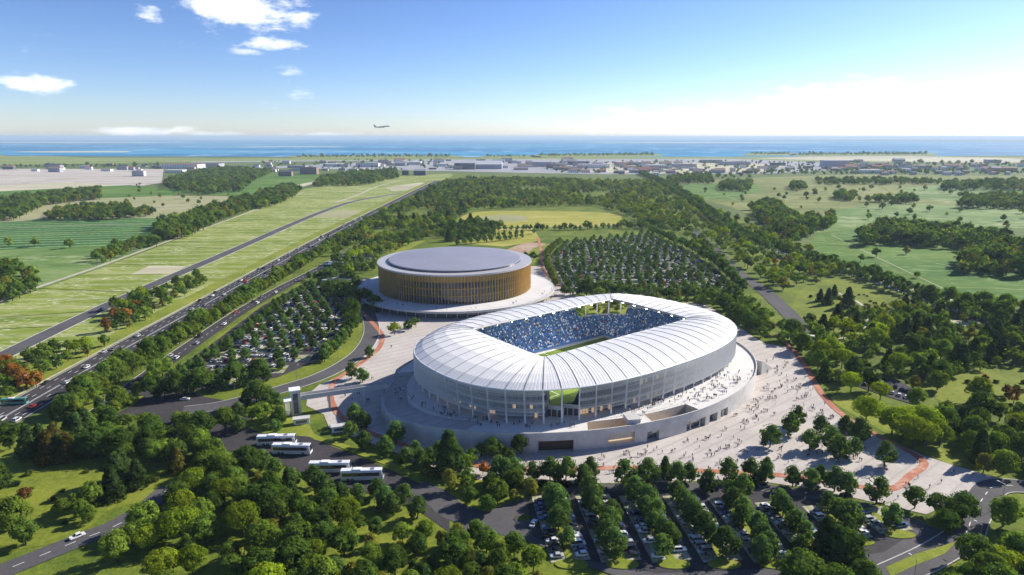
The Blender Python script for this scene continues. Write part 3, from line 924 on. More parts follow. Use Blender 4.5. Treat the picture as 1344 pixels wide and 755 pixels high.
# ---- seated crowd: nobody could count it
def crowd():
    r2 = random.Random(3)
    mb = MB(); cols = []
    pal = [(.08, .18, .42)] * 5 + [(.16, .3, .55)] * 5 + [(.55, .63, .75)] * 5 + [(.8, .82, .85)] * 4 + [(.03, .05, .1)] * 3 + [(.12, .2, .24)] * 3 + [(.25, .36, .5)] * 2 + [(.4, .08, .06), (.5, .4, .1)]
    for p, z, d in SEATS:
        if r2.random() < .20: continue
        x, y = p.x + r2.uniform(-.15, .15), p.y + r2.uniform(-.1, .1)
        w, h = .34 + r2.random() * .1, .62 + r2.random() * .35
        a = math.atan2(d.y, d.x)
        ca, sa = math.cos(a), math.sin(a)
        def P(lx, ly, lz): return (x + lx * ca - ly * sa, y + lx * sa + ly * ca, z + lz)
        vs = [P(-.18, -w * .8, 0), P(.35, -w * .8, 0), P(.35, w * .8, 0), P(-.18, w * .8, 0), P(-.1, -w, h), P(.1, -w, h), P(.1, w, h), P(-.1, w, h), P(0, -.13, h + .02), P(.13, .1, h + .02), P(-.12, .1, h + .02), P(0, 0, h + .34)]
        mb.add(vs, [(0, 1, 5, 4), (1, 2, 6, 5), (2, 3, 7, 6), (3, 0, 4, 7), (4, 5, 6, 7), (8, 9, 11), (9, 10, 11), (10, 8, 11)])
        c = r2.choice(pal); sk = (.42, .27, .2) if r2.random() < .6 else (.04, .03, .03)
        cols += [c] * 5 + [sk] * 3
    me = mb.mesh('seated_crowd', [M['crowd']])
    at = me.attributes.new('cloth', 'FLOAT_COLOR', 'FACE')
    at.data.foreach_set('color', np.array([(*c, 1) for c in cols], dtype=np.float32).ravel())
    o = link('seated_crowd', me, None, (ST_C.x, ST_C.y, 0), ST_A)
    prop(o, 'crowd in blue and white filling the stands of the stadium', None, None, 'stuff')
m, k, out = new_mat('crowd_clothes'); pbr(k, out, k.n('ShaderNodeAttribute', attribute_name='cloth').outputs['Color'], .9, spec=.1); M['crowd'] = m
crowd()

# ---- floodlights along the roof's inner edge (lit in the photograph)
m, k, out = new_mat('floodlight_lens')
em = k.n('ShaderNodeEmission', inp={0: (1, .98, .95, 1), 1: 9.0}); k.t.links.new(em.outputs[0], out.inputs[0]); M['lens'] = m
def floodlights():
    for i in range(3, len(INN), 8):
        a, b = INN[i], INN[(i + 4) % len(INN)]
        if (a - b).length < 2.2: continue
        c = a * 1.012; nrm = -(c - Vector((2, 2.5))).normalized(); ang = math.atan2(nrm.y, nrm.x)
        mb = MB(); mb.box((c.x, c.y, 28.0), (.5, 1.5, .5), 0, ang)
        o = mb.build('floodlight', M['steel'], st)
        mb = MB()
        for kk in (-.5, 0, .5):
            q = (c.x + math.cos(ang) * .3 - math.sin(ang) * kk, c.y + math.sin(ang) * .3 + math.cos(ang) * kk, 27.95)
            mb.box(q, (.12, .32, .32), 0, ang)
        mb.build('floodlight_lens', M['lens'], o)
floodlights()
# the lit floodlights shine down on stands and pitch
for k, (u, v) in enumerate([(-50, -14), (-50, 18), (54, -14), (54, 18), (-20, -25), (24, -25), (-20, 30), (24, 30)]):
    ld = bpy.data.lights.new('floodlight_beam', 'SPOT'); ld.energy = 27000; ld.spot_size = R(110); ld.spot_blend = .6; ld.shadow_soft_size = .8; ld.color = (.9, .95, 1)
    lo = bpy.data.objects.new('floodlight_beam', ld); COL.objects.link(lo); lo.parent = st
    lo.location = (u, v, 27.4)
    tgt = Vector((-u * 1.1, -v * 1.6, 8)); lo.rotation_euler = (Vector((u, v, 27.4)) - tgt).to_track_quat('Z', 'Y').to_euler()


# ---- podium
PAR = (117, 104, 82.5, 73, (1.76, 2.15))
NP = 192
POD = se_even(NP, *PAR)
pod = empty('stadium_podium', (ST_C.x, ST_C.y, 0), ST_A)
prop(pod, 'curved pale concrete podium carrying the white stadium with ramp and sunken courts', 'podium')
def pod_px(i):
    w = Matrix.Rotation(ST_A, 2) @ POD[i % NP] + ST_C
    return pix((w.x, w.y, DECK))

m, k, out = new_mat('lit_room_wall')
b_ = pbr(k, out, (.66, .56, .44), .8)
b_.inputs['Emission Color'].default_value = (1, .74, .48, 1); b_.inputs['Emission Strength'].default_value = .38  # wall itself glows: the room's interior light is put into its material
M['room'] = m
def build_podium():
    KR = [.70, .885, .985, 1.0]
    info = []
    for i in range(NP):
        mid = (POD[i] + POD[(i + 1) % NP]) / 2
        w = Matrix.Rotation(ST_A, 2) @ mid + ST_C
        info.append((*pix((w.x, w.y, DECK)), w))
    RAMP = {}; COURT = {}
    ramp_idx = [i for i in range(NP) if 488 < info[i][0] < 606 and info[i][3].y < ST_C.y - 20 and info[i][3].x < ST_C.x]
    ramp_idx.sort(key=lambda i: info[i][0])
    for j, i in enumerate(ramp_idx): RAMP[i] = 4.6 + (DECK - 4.6) * (j / max(1, len(ramp_idx) - 1))
    for i in range(NP):
        x = info[i][0]
        if info[i][3].y < ST_C.y:
            if 772 < x < 830: COURT[i] = 3.2
            elif 862 < x < 922: COURT[i] = 3.2
    low = dict(RAMP); low.update(COURT)
    TV = [DECK] * (NP + 1)                  # top of the outer wall: it sinks along the ramp
    for j, i in enumerate(ramp_idx):
        h = 3.4 + (DECK - 3.4) * (j / max(1, len(ramp_idx) - 1)); RAMP[i] = low[i] = h; TV[i % NP] = h
    TV[NP] = TV[0]
    mb = MB(); wall = MB(); rim = MB()
    def rin(i):
        # the deck stops where the bowl begins
        p = POD[i % NP]; L = p.length; c, s = abs(p.x) / L, abs(p.y) / L
        return min(.875, max(.70, .895 / (((c / 95.5) ** 2.5 + (s / 63.5) ** 2.5) ** .4) / L))
    def P(i, r, z):
        p = POD[i % NP] * (rin(i) if r == .70 else r); return (p.x, p.y, z)
    # deck paving cells
    ramp_mb, court_a, court_b = MB(), MB(), MB()
    for i in range(NP):
        za, zc = TV[i], TV[(i + 1) % NP]
        for q in range(3):
            r0, r1 = KR[q], KR[q + 1]
            if q == 2:
                mb.add([P(i, r0, za), P(i + 1, r0, zc), P(i + 1, r1, zc), P(i, r1, za)], [(0, 3, 2, 1)]); continue
            if q == 1 and i in low:
                z0 = low[i]; court = ramp_mb if i in RAMP else (court_a if info[i][0] < 845 else court_b)
                nx = low.get((i + 1) % NP, low[i])
                if i in RAMP:
                    court.add([P(i, r0, z0), P(i + 1, r0, nx if (i + 1) % NP in RAMP else z0), P(i + 1, r1, nx if (i + 1) % NP in RAMP else z0), P(i, r1, z0)], [(0, 3, 2, 1)], 0)
                else:
                    court.add([P(i, r0, z0), P(i + 1, r0, z0), P(i + 1, r1, z0), P(i, r1, z0)], [(0, 3, 2, 1)], 0)
                mt = 1 if i in COURT else 2
                zlow = min(z0, nx) - .02
                court.add([P(i, r0, zlow), P(i + 1, r0, zlow), P(i + 1, r0, DECK), P(i, r0, DECK)], [(0, 1, 2, 3)], mt)      # inner wall faces outwards
                court.add([P(i, r1, zlow), P(i + 1, r1, zlow), P(i + 1, r1, zc), P(i, r1, za)], [(1, 0, 3, 2)], mt)
                for e, other in ((i, (i - 1) % NP), (i + 1, (i + 1) % NP)):
                    if other not in low:
                        court.add([P(e, r0, z0), P(e, r1, z0), P(e, r1, DECK), P(e, r0, DECK)], [(0, 1, 2, 3)], mt)
                        continue
            else:
                mb.add([P(i, r0, DECK), P(i + 1, r0, DECK), P(i + 1, r1, DECK), P(i, r1, DECK)], [(0, 3, 2, 1)])
    mb.build('deck', M['deck'], pod)
    ramp_mb.build('ramp', [M['plaza'], M['beige'], M['concrete']], pod)
    for cm_ in (court_a, court_b): cm_.build('sunken_court', [M['deck'], M['beige'], M['concrete_dk']], pod)
    # outer wall with openings: px range, kind, height band
    GATES = [(703, 750, 'brown', .3, 5.6), (800, 830, 'room', 1.2, 6.2), (847, 868, 'doors', .2, 4.8), (904, 926, 'doors', .2, 4.8), (932, 945, 'doors', .2, 4.6), (948, 957, 'doors', .2, 4.4), (628, 640, 'doors', .2, 4.0)]
    for i in range(NP):
        x = info[i][0]; front = info[i][3].y < ST_C.y + 10
        g = None
        if front:
            for gg in GATES:
                if gg[0] <= x <= gg[1]: g = gg
        o0 = 1.0
        ta, tb = TV[i] - DECK, TV[(i + 1) % NP] - DECK
        def W(a, b, za, zb, r=1.0, mi=0, flip=False):
            la, lb = (ta, tb) if za >= DECK else (0, 0); ha, hb = (ta, tb) if zb >= DECK else (0, 0)
            f = [P(a, r, za + la), P(b, r, za + lb), P(b, r, zb + hb), P(a, r, zb + ha)]
            wall.add(f[::-1] if flip else f, [(0, 1, 2, 3)], mi)
        if g is None:
            W(i, i + 1, 0, DECK + .8)
        else:
            _, _, kind, z0, z1 = g
            if z0 > .3: W(i, i + 1, 0, z0)
            W(i, i + 1, z1, DECK + .8)
            d = .955 if kind == 'room' else .972
            mi = {'brown': 1, 'room': 2, 'doors': 3}[kind]
            W(i, i + 1, z0 if z0 > .3 else 0, z1, d, mi)
            lo = z0 if z0 > .3 else .02
            wall.add([P(i, d, z1), P(i + 1, d, z1), P(i + 1, 1.0, z1), P(i, 1.0, z1)], [(3, 2, 1, 0)], 0)
            wall.add([P(i, d, lo), P(i + 1, d, lo), P(i + 1, 1.0, lo), P(i, 1.0, lo)], [(0, 3, 2, 1)], 0)
            if kind == 'doors' and i % 2 == 0:
                p = POD[i] * .990
                wall.box((p.x, p.y, z1 / 2), (.5, .4, z1), 0, math.atan2(p.y, p.x))
            # jambs where the opening ends
            for e, oi in ((i, (i - 1) % NP), (i + 1, (i + 1) % NP)):
                xo = info[oi][0]
                if not (g[0] <= xo <= g[1]) or info[oi][3].y >= ST_C.y + 10:
                    wall.add([P(e, d, lo), P(e, 1.0, lo), P(e, 1.0, z1), P(e, d, z1)], [(0, 1, 2, 3)], 0)
        # parapet: inner face and cap
        W(i, i + 1, DECK, DECK + .8, .9955, 0, True)
        ua, ub = TV[i], TV[(i + 1) % NP]
        rim.add([P(i, .9945, ua + .8), P(i + 1, .9945, ub + .8), P(i + 1, 1.001, ub + .8), P(i, 1.001, ua + .8), P(i, .9945, ua + .92), P(i + 1, .9945, ub + .92), P(i + 1, 1.001, ub + .92), P(i, 1.001, ua + .92)], [(4, 7, 6, 5), (2, 3, 7, 6), (0, 1, 5, 4)])
    wall.build('podium_wall', [M['concrete_dk'], M['brown'], M['room'], M['glass']], pod)
    rim.build('parapet_cap', M['concrete'], pod)
    # glass rails round the courts
    rails = {}
    for i in low:
        mb = rails.setdefault(0 if i in RAMP else 1 if info[i][0] < 845 else 2, MB())
        a, b = POD[i] * KR[1], POD[(i + 1) % NP] * KR[1]
        mb.tube((a.x, a.y, DECK + 1.0), (b.x, b.y, DECK + 1.0), .06, n=5)
        mb.tube((a.x, a.y, DECK), (a.x, a.y, DECK + 1.0), .05, n=5)
    for mb in rails.values(): mb.build('handrail', M['steel'], pod)
    # stair to the plaza at the east end and the small pavilion between the courts
    for (xx, zz) in ((838, 8.5),):
        i = min((k for k in range(NP) if info[k][3].y < ST_C.y), key=lambda k: abs(info[k][0] - xx))
        p = POD[i] * .945; ang = math.atan2(p.y, p.x)
        mb = MB(); mb.box((p.x, p.y, DECK + 1.3), (7, 5.5, 2.6), 0, ang); mb.box((p.x, p.y, DECK + 2.7), (7.6, 6.1, .3), 1, ang)
        mb.build('stair_pavilion', [M['concrete_dk'], M['concrete']], pod)
build_podium()
def east_stair():
    # broad stair on the east side going down to the plaza
    base = G(985, 458); top = G(968, 462, DECK)
    w2l = Matrix.Rotation(-ST_A, 2)
    a = w2l @ (Vector((137, 351)) - ST_C); d = Vector((.8, .6)).normalized()
    d = w2l @ Vector((.75, .66))
    mb = MB()
    n = 17
    nrm = Vector((-d.y, d.x))
    for s in range(n):
        z = DECK * (1 - (s + 1) / n)
        if z <= .05: break
        c = a + d * (s * .9 - 3)
        mb.box((c.x, c.y, z / 2), (.9, 16, z), 0, math.atan2(d.y, d.x))
    mb.build('stair', M['concrete_dk'], pod)
east_stair()
# ================================================================== ARENA
AR = Vector((-48.0, 537.0)); ARR = 64.0
ar = empty('arena', (AR.x, AR.y, 0))
prop(ar, 'round arena with golden upright fins and a flat grey roof', 'arena')
NA = 160
def circ(r, n=NA): return [Vector((r * math.cos(2 * math.pi * i / n), r * math.sin(2 * math.pi * i / n))) for i in range(n)]
def disc_ring(nm, r0, r1, z0, z1, mats, parent, n=NA, mi_side=0):
    mb = MB(); A, B = circ(r0, n), circ(r1, n)
    for i in range(n):
        j = (i + 1) % n
        mb.add([(*B[i], z0), (*B[j], z0), (*B[j], z1), (*B[i], z1)], [(0, 1, 2, 3)], mi_side)
        mb.add([(*A[i], z1), (*B[i], z1), (*B[j], z1), (*A[j], z1)], [(0, 1, 2, 3)])
        mb.add([(*A[i], z0), (*B[i], z0), (*B[j], z0), (*A[j], z0)], [(3, 2, 1, 0)])
        if r0 > 0: mb.add([(*A[i], z0), (*A[j], z0), (*A[j], z1), (*A[i], z1)], [(3, 2, 1, 0)], mi_side)
    return mb.build(nm, mats, parent)
AD = 6.5
# glazed drum in segments, each bay a pane with frame
drum = MB(); B = circ(61.0, 80)
for i in range(80):
    a, c = B[i], B[(i + 1) % 80]
    for z0, z1 in ((AD, 12.2), (12.8, 17.6), (18.2, 23.0)):
        mb = MB(); e = .04
        a2, c2 = a.lerp(c, e), a.lerp(c, 1 - e)
        mb.add([(*a2, z0), (*c2, z0), (*c2, z1), (*a2, z1)], [(0, 1, 2, 3)], 0)
        mb.box((a.x, a.y, (z0 + z1) / 2), (.3, .22, z1 - z0), 1, math.atan2(a.y, a.x))
        mb.build('glazing_pane', [M['glass_blue'], M['goldband']], ar)
for z in (12.5, 17.9, 23.3): disc_ring('floor_band', 59.5, 61.6, z - .32, z + .32, M['goldband'], ar, 80)
disc_ring('upper_cladding', 59.5, 61.9, 23.62, 28.3, M['goldband'], ar, 80)
fm = MB(); fm.box((ARR - .75, 0, (AD + 28.3) / 2), (1.35, .17, 28.3 - AD), 0)
fme = fm.mesh('fin', [M['gold']])
for i in range(NA):
    o = link('fin', fme, ar, (0, 0, 0), 2 * math.pi * i / NA)
disc_ring('roof_rim', 55.5, ARR + .5, 28.3, 29.6, M['rim'], ar)
disc_ring('roof_gutter', 50, 57.2, 27.6, 28.29, M['dark'], ar)
def roof_dome():
    mb = MB(); n = 96
    prof = [(55.6, 28.2), (55.6, 31.0), (54.8, 31.35), (44, 31.8), (30, 32.15), (15, 32.35)]
    rings = [[(*p, z) for p in circ(r, n)] for r, z in prof]
    mb.add([p for r in rings for p in r] + [(0, 0, 32.45)], [(k * n + i, k * n + (i + 1) % n, (k + 1) * n + (i + 1) % n, (k + 1) * n + i) for k in range(len(prof) - 1) for i in range(n)] + [((len(prof) - 1) * n + i, (len(prof) - 1) * n + (i + 1) % n, len(prof) * n) for i in range(n)])
    mb.m = [1 if i < n else 0 for i in range(len(mb.f))]
    mb.build('roof', [M['arena_roof'], M['glass_blue']], ar)
roof_dome()

ap = empty('arena_podium', (AR.x, AR.y, 0))
prop(ap, 'round paved platform on a dark recessed base beneath the golden arena', 'podium')
disc_ring('deck', 0.0, 83.2, 5.3, AD, M['deck'], ap)
disc_ring('deck_edge', 83.2, 83.9, 5.1, AD + .12, M['concrete'], ap)
disc_ring('base_wall', 70, 78, .0, 5.3, M['glass'], ap)
cm = MB(); cm.tube((79.5, 0, 0), (79.5, 0, 5.3), .3, n=8); cme = cm.mesh('column', [M['concrete']])
for i in range(64): link('column', cme, ap, (0, 0, 0), 2 * math.pi * i / 64)
mb = MB(); B = circ(83.4, 128)
for i in range(128):
    a, c = B[i], B[(i + 1) % 128]
    mb.tube((*a, AD + 1.15), (*c, AD + 1.15), .05, n=4, cap=False)
    mb.tube((*a, AD + .1), (*a, AD + 1.15), .04, n=4, cap=False)
mb.build('handrail', M['steel'], ap)

# ------------------------------------------------------------------ footbridges
def bridge(name, label, A, B, w, zdeck, th, piers, roofed=False):
    d = (B - A); L = d.length; ang = math.atan2(d.y, d.x)
    o = empty(name, (A.x, A.y, 0), ang); prop(o, label, 'footbridge')
    MB().box((L / 2, 0, zdeck - th / 2), (L, w, th)).build('deck', M['concrete'], o)
    for s in (-1, 1):
        mb = MB(); mb.box((L / 2, s * (w / 2 - .12), zdeck + .6), (L, .2, 1.2)); mb.build('parapet', M['concrete'], o)
    for p in piers:
        mb = MB(); mb.tube((p, -w * .25, 0), (p, -w * .25, zdeck - th), .45); mb.tube((p, w * .25, 0), (p, w * .25, zdeck - th), .45)
        mb.build('pier', M['concrete_dk'], o)
    return o
TW = G(389, 543).to_2d()
B0 = TW + Vector((2.6, .5)); B1 = Vector((-62.5, 307))
bridge('footbridge', 'long white footbridge from the lift tower to the stadium podium', B0, B1, 4.0, 8.6, 1.1, [13, 30])
tw = empty('lift_tower', (TW.x, TW.y, 0), math.atan2((B1 - B0).y, (B1 - B0).x)); prop(tw, 'pale square lift tower with open stair at the end of the stadium footbridge', 'tower')
MB().box((0, 0, 6.2), (4.6, 4.6, 12.4)).build('shaft', M['concrete'], tw)
MB().box((0, 0, 12.6), (5.2, 5.2, .4)).build('roof', M['white'], tw)
MB().box((0, -2.34, 6), (2.2, .12, 10)).build('glazing', M['glass_blue'], tw)
mb = MB()
for i in range(24):
    mb.box((-3.9, -2.5 - i * .32 if i < 12 else -2.5 - (23 - i) * .32, 8.4 - i * .34), (1.9, .34, .18))
mb.build('stair', M['concrete_dk'], tw)
mb = MB(); mb.box((-5.0, -4.2, 4.6), (.15, 4.6, 9.2)); mb.build('stair_screen', M['white'], tw)
mb = MB(); mb.box((-3.7, -4.2, 9.4), (3.4, 5.4, .25)); mb.build('stair_canopy', M['white'], tw)
A0 = Vector((-163, 571)); A1 = Vector((-129, 558))
bridge('footbridge', 'short wide white bridge from the coach park to the arena platform', A0, A1, 11.0, 6.4, 1.2, [6, 22])
mb = MB(); mb.box((0, 0, 2.7), (6, 12, 5.4)); o = mb.build('stair_block', M['concrete'], None, loc=(A0.x - 3, A0.y + .5, 0), rz=math.atan2((A1 - A0).y, (A1 - A0).x))
prop(o, 'white block carrying the outer end of the short arena bridge', 'abutment')
# ticket kiosks / canopies on the plaza
def kiosk(px, rz, L, label):
    p = G(*px); o = empty('kiosk', (p.x, p.y, 0), rz); prop(o, label, 'kiosk')
    MB().box((0, 0, 1.4), (L, 3, 2.8)).build('wall', M['white'], o)
    MB().box((0, 0, 2.95), (L + .8, 3.8, .28)).build('roof', M['concrete'], o)
    MB().box((0, -1.53, 1.5), (L * .7, .1, 1.3)).build('window', M['glass'], o)
kiosk((396, 556), .3, 7, 'small white kiosk on the lawn by the foot of the lift tower')
kiosk((446, 566), .3, 7, 'small white kiosk among plaza trees beside the coach park')
kiosk((1063, 446), -.5, 6, 'small white kiosk under the trees near the north end of the red path')
# ================================================================== TREES
def crown_mesh(name, kind, seed, clumps, leaves, size, mat):
    """crown of unit height 1 sitting at z = 0.. ; many small leaf faces in clumps"""
    r = np.random.RandomState(seed)
    V = []; F = []; T = []
    def add_leaf(c, nrm, s, tone):
        n = nrm / (np.linalg.norm(nrm) + 1e-9)
        a = np.cross(n, r.normal(size=3)); a /= np.linalg.norm(a) + 1e-9
        b = np.cross(n, a)
        s1 = s * r.uniform(.7, 1.3); s2 = s * r.uniform(.5, .9)
        k = len(V)
        V.extend([c - a * s1, c - b * s2 + n * s * .15, c + a * s1, c + b * s2 + n * s * .15])
        F.append((k, k + 1, k + 2, k + 3)); T.append(tone)
    for ci in range(clumps):
        if kind == 'cone':
            h = (ci + .5) / clumps; h = h ** 1.15
            rad = .30 * (1 - h) ** .85 + .025
            a = ci * 2.399 + r.uniform(-.4, .4)
            rr = rad * r.uniform(.45, .85)
            c = np.array([math.cos(a) * rr, math.sin(a) * rr, .06 + h * .9]); cr = (.05 + .10 * (1 - h)) * r.uniform(.8, 1.25)
            flat = .75
        else:
            wid, hi, top = {'round': (.37, .40, .56), 'egg': (.30, .45, .54), 'flat': (.46, .31, .65), 'small': (.35, .44, .53)}[kind]
            # random direction, biased up
            d = r.normal(size=3); d[2] = d[2] * .9 + .18; d /= np.linalg.norm(d)
            k = r.uniform(.50, .95)
            nar = 1 - (.62 if kind == 'small' else .30) * max(0., d[2])
            c = np.array([d[0] * wid * k * nar, d[1] * wid * k * nar, top + d[2] * hi * k]); cr = r.uniform(.085, .155) * (wid / .38)
            flat = .85
        tone = r.uniform(.62, 1.36)  # random clump tone, widened to put sun-and-shade contrast into the leaf colour
        ctr = np.array([0, 0, .5])
        out = c - ctr; out /= np.linalg.norm(out) + 1e-9
        for _ in range(leaves):
            d = r.normal(size=3) + out * .55; d /= np.linalg.norm(d)
            p = c + d * cr * r.uniform(.72, 1.08) * np.array([1, 1, flat])
            add_leaf(p, d + out * .5 + np.array([0, 0, .35]) + r.normal(size=3) * .38, size * r.uniform(.8, 1.25), tone * r.uniform(.82, 1.18))
    # stray sprays break the outline
    for _ in range(int(clumps * leaves * .08)):
        d = r.normal(size=3); d[2] = abs(d[2]) * .9 - .2; d /= np.linalg.norm(d)
        if kind == 'cone':
            h = r.uniform(.02, .98); q = .33 * (1 - h) ** .85 + .03; a = r.uniform(0, 6.28); p = np.array([math.cos(a) * q, math.sin(a) * q, .05 + h * .93])
        else: p = np.array([d[0] * wid * 1.05, d[1] * wid * 1.05, top + d[2] * hi * 1.04])
        add_leaf(p, d + r.normal(size=3) * .6, size * .8, r.uniform(.8, 1.3))
    me = bpy.data.meshes.new(name)
    V = np.array(V); me.from_pydata(V.tolist(), [], F)
    at = me.attributes.new('tone', 'FLOAT', 'FACE'); at.data.foreach_set('value', np.array(T, dtype=np.float32))
    me.materials.append(mat)
    return me


def trunk_mesh(name, kind, seed, mat):
    r = random.Random(seed); mb = MB()
    if kind == 'cone':
        mb.tube((0, 0, -.02), (0, 0, .3), .022, .016, 7); mb.tube((0, 0, .3), (.004, 0, .9), .016, .004, 6)
    else:
        bx, by = r.uniform(-.02, .02), r.uniform(-.02, .02)
        mb.tube((0, 0, -.02), (bx, by, .24), .030, .021, 8)
        mb.tube((bx, by, .24), (bx * 2, by * 2, .62), .020, .009, 7)
        for i in range(5):
            a = i * 1.26 + r.uniform(-.3, .3); z = .22 + .05 * i
            mb.tube((bx, by, z), (bx + math.cos(a) * .2, by + math.sin(a) * .2, z + r.uniform(.16, .28)), .012, .004, 5)
    return mb.mesh(name, [mat])

PROTO = {}
for kind, cl, lv, sz in (('round', 40, 66, .036), ('egg', 38, 62, .035), ('flat', 48, 64, .032), ('small', 34, 52, .042), ('cone', 54, 42, .036)):
    hi = [crown_mesh('crown_' + kind, kind, 11 + i * 7, cl, lv, sz, M['leaf']) for i in range(4 if kind == 'round' else 3)]
    tr = [trunk_mesh('trunk_' + kind, kind, 5 + i, M['bark']) for i in range(2)]
    PROTO[kind] = (hi, tr)

# look: crown kind, colours, name, height range, words
LOOK = {
    'dark':   ('round', [(0.087, 0.149, 0.023), (0.073, 0.133, 0.022), (0.106, 0.172, 0.029)], 'broadleaf_tree', (8.5, 15), 'dark green tree'),
    'mid':    ('round', [(0.147, 0.217, 0.029), (0.168, 0.236, 0.032), (0.128, 0.201, 0.029)], 'broadleaf_tree', (7, 14), 'mid green tree'),
    'olive':  ('egg', [(0.214, 0.217, 0.035), (0.234, 0.228, 0.041), (0.195, 0.208, 0.035)], 'broadleaf_tree', (6.5, 13), 'olive green tree'),
    'lime':   ('flat', [(0.226, 0.296, 0.020), (0.252, 0.315, 0.023), (0.195, 0.270, 0.020)], 'broadleaf_tree', (9, 14), 'bright lime green tree'),
    'orange': ('round', [(.30, .12, .02), (.24, .10, .022), (.28, .15, .03)], 'broadleaf_tree', (7, 11), 'orange autumn tree'),
    'rust':   ('egg', [(0.228, 0.106, 0.034), (0.193, 0.099, 0.036)], 'broadleaf_tree', (6, 9), 'rusty brown tree'),
    'pine':   ('cone', [(0.059, 0.102, 0.025), (0.065, 0.115, 0.029), (0.055, 0.095, 0.023)], 'conifer_tree', (12, 18), 'tall dark conifer'),
    'brownpine': ('cone', [(0.107, 0.102, 0.023), (0.128, 0.104, 0.023)], 'conifer_tree', (8, 13), 'brownish green conifer'),
    'lot':    ('small', [(0.099, 0.172, 0.041), (0.113, 0.187, 0.043), (0.088, 0.158, 0.040)], 'parking_lot_tree', (7, 9.2), 'bluish green tree'),
    'belt':   ('egg', [(0.166, 0.217, 0.025), (0.185, 0.236, 0.031), (0.147, 0.201, 0.025)], 'roadside_tree', (7, 9.5), 'leafy green tree'),
}
TREES = []          # dict(look, x, y, h, rz, zone, ...)
rt = random.Random(21)
GRID = {}
def near_ok(x, y, d):
    gx, gy = int(x // 4), int(y // 4); q = int(d // 4) + 1
    for i in range(gx - q, gx + q + 1):
        for j in range(gy - q, gy + q + 1):
            for (a, b) in GRID.get((i, j), ()):
                if (a - x) ** 2 + (b - y) ** 2 < d * d: return False
    return True


def put(look, x, y, zone, h=None, row=None):
    lo, hi = LOOK[look][3]
    h = h or rt.uniform(lo, hi)
    px, py, d = pix((x, y, 0))
    if d < 60 or px < -90 or px > PW + 110: return
    GRID.setdefault((int(x // 4), int(y // 4)), []).append((x, y))
    TREES.append(dict(look=look, x=x, y=y, h=h, rz=rt.uniform(0, 6.28), zone=zone, size=h / d, px=px, py=py, d=d))


def inside(p, poly):
    x, y = p; c = False; n = len(poly); j = n - 1
    for i in range(n):
        if (poly[i][1] > y) != (poly[j][1] > y) and x < (poly[j][0] - poly[i][0]) * (y - poly[i][1]) / (poly[j][1] - poly[i][1]) + poly[i][0]: c = not c
        j = i
    return c

# places where no tree stands
ROADS = [(HW, 13.5), (INNER, 8.5), (SECOND, 7.5), (CURVE, 6.5), (LOWER, 6.5), (UPROAD, 5.5), (RROAD, 6.5), (SWROAD, 6.5), (NROAD2, 8), (RPATH, 5.5)]
RSEG = []
for pts, w in ROADS:
    for a, b in zip(pts[:-1], pts[1:]): RSEG.append((a.x, a.y, b.x, b.y, w))
KEEP = [gp(PLAZA), WEST_LOT, EAST_LOT, gp(SOUTH_LOT), gp([(258, 556), (300, 548), (405, 574), (470, 600), (552, 636), (590, 668), (590, 700), (545, 668), (470, 645), (400, 622), (330, 596), (270, 585)]), gp([(196, 515), (238, 494), (300, 527), (345, 540), (276, 552), (286, 590), (250, 588), (150, 550)])]
def on_road(x, y):
    for ax, ay, bx, by, w in RSEG:
        if min(ax, bx) - w < x < max(ax, bx) + w and min(ay, by) - w < y < max(ay, by) + w:
            dx, dy = bx - ax, by - ay; L = dx * dx + dy * dy
            t = 0 if L == 0 else max(0, min(1, ((x - ax) * dx + (y - ay) * dy) / L))
            if (x - ax - t * dx) ** 2 + (y - ay - t * dy) ** 2 < w * w: return True
    return False


def pick(mix):
    t = rt.random() * sum(w for _, w in mix)
    for k, w in mix:
        t -= w
        if t <= 0: return k
    return mix[-1][0]


def scatter(zone, px, spacing, mix, avoid=(), keep=True, hs=1.0, patch=None):
    poly = [(p.x, p.y) for p in gp(px)]
    av = [[(p.x, p.y) for p in gp(a)] for a in avoid]
    x0, x1 = min(p[0] for p in poly), max(p[0] for p in poly); y0, y1 = min(p[1] for p in poly), max(p[1] for p in poly)
    tries = int((x1 - x0) * (y1 - y0) / spacing ** 2 * 2.2)
    for _ in range(tries):
        x, y = rt.uniform(x0, x1), rt.uniform(y0, y1)
        if not inside((x, y), poly): continue
        if any(inside((x, y), a) for a in av): continue
        if keep and (on_road(x, y) or any(inside((x, y), k) for k in KEEP)): continue
        if not near_ok(x, y, spacing * .78): continue
        if patch and mnoise.noise(Vector((x * patch[0], y * patch[0], 3.1))) < patch[1]: continue
        m = mix
        lk = pick(m)
        lo, hi = LOOK[lk][3]
        put(lk, x, y, zone, rt.uniform(lo, hi) * hs)


def row(zone, pts, step, look, jit=.6, hs=1.0, skip=.05):
    for p, t in walk(pts, step):
        if rt.random() < skip: continue
        lk = look if isinstance(look, str) else pick(look)
        lo, hi = LOOK[lk][3]
        x, y = p.x + rt.uniform(-jit, jit), p.y + rt.uniform(-jit, jit)
        put(lk, x, y, zone, rt.uniform(lo, hi) * hs)

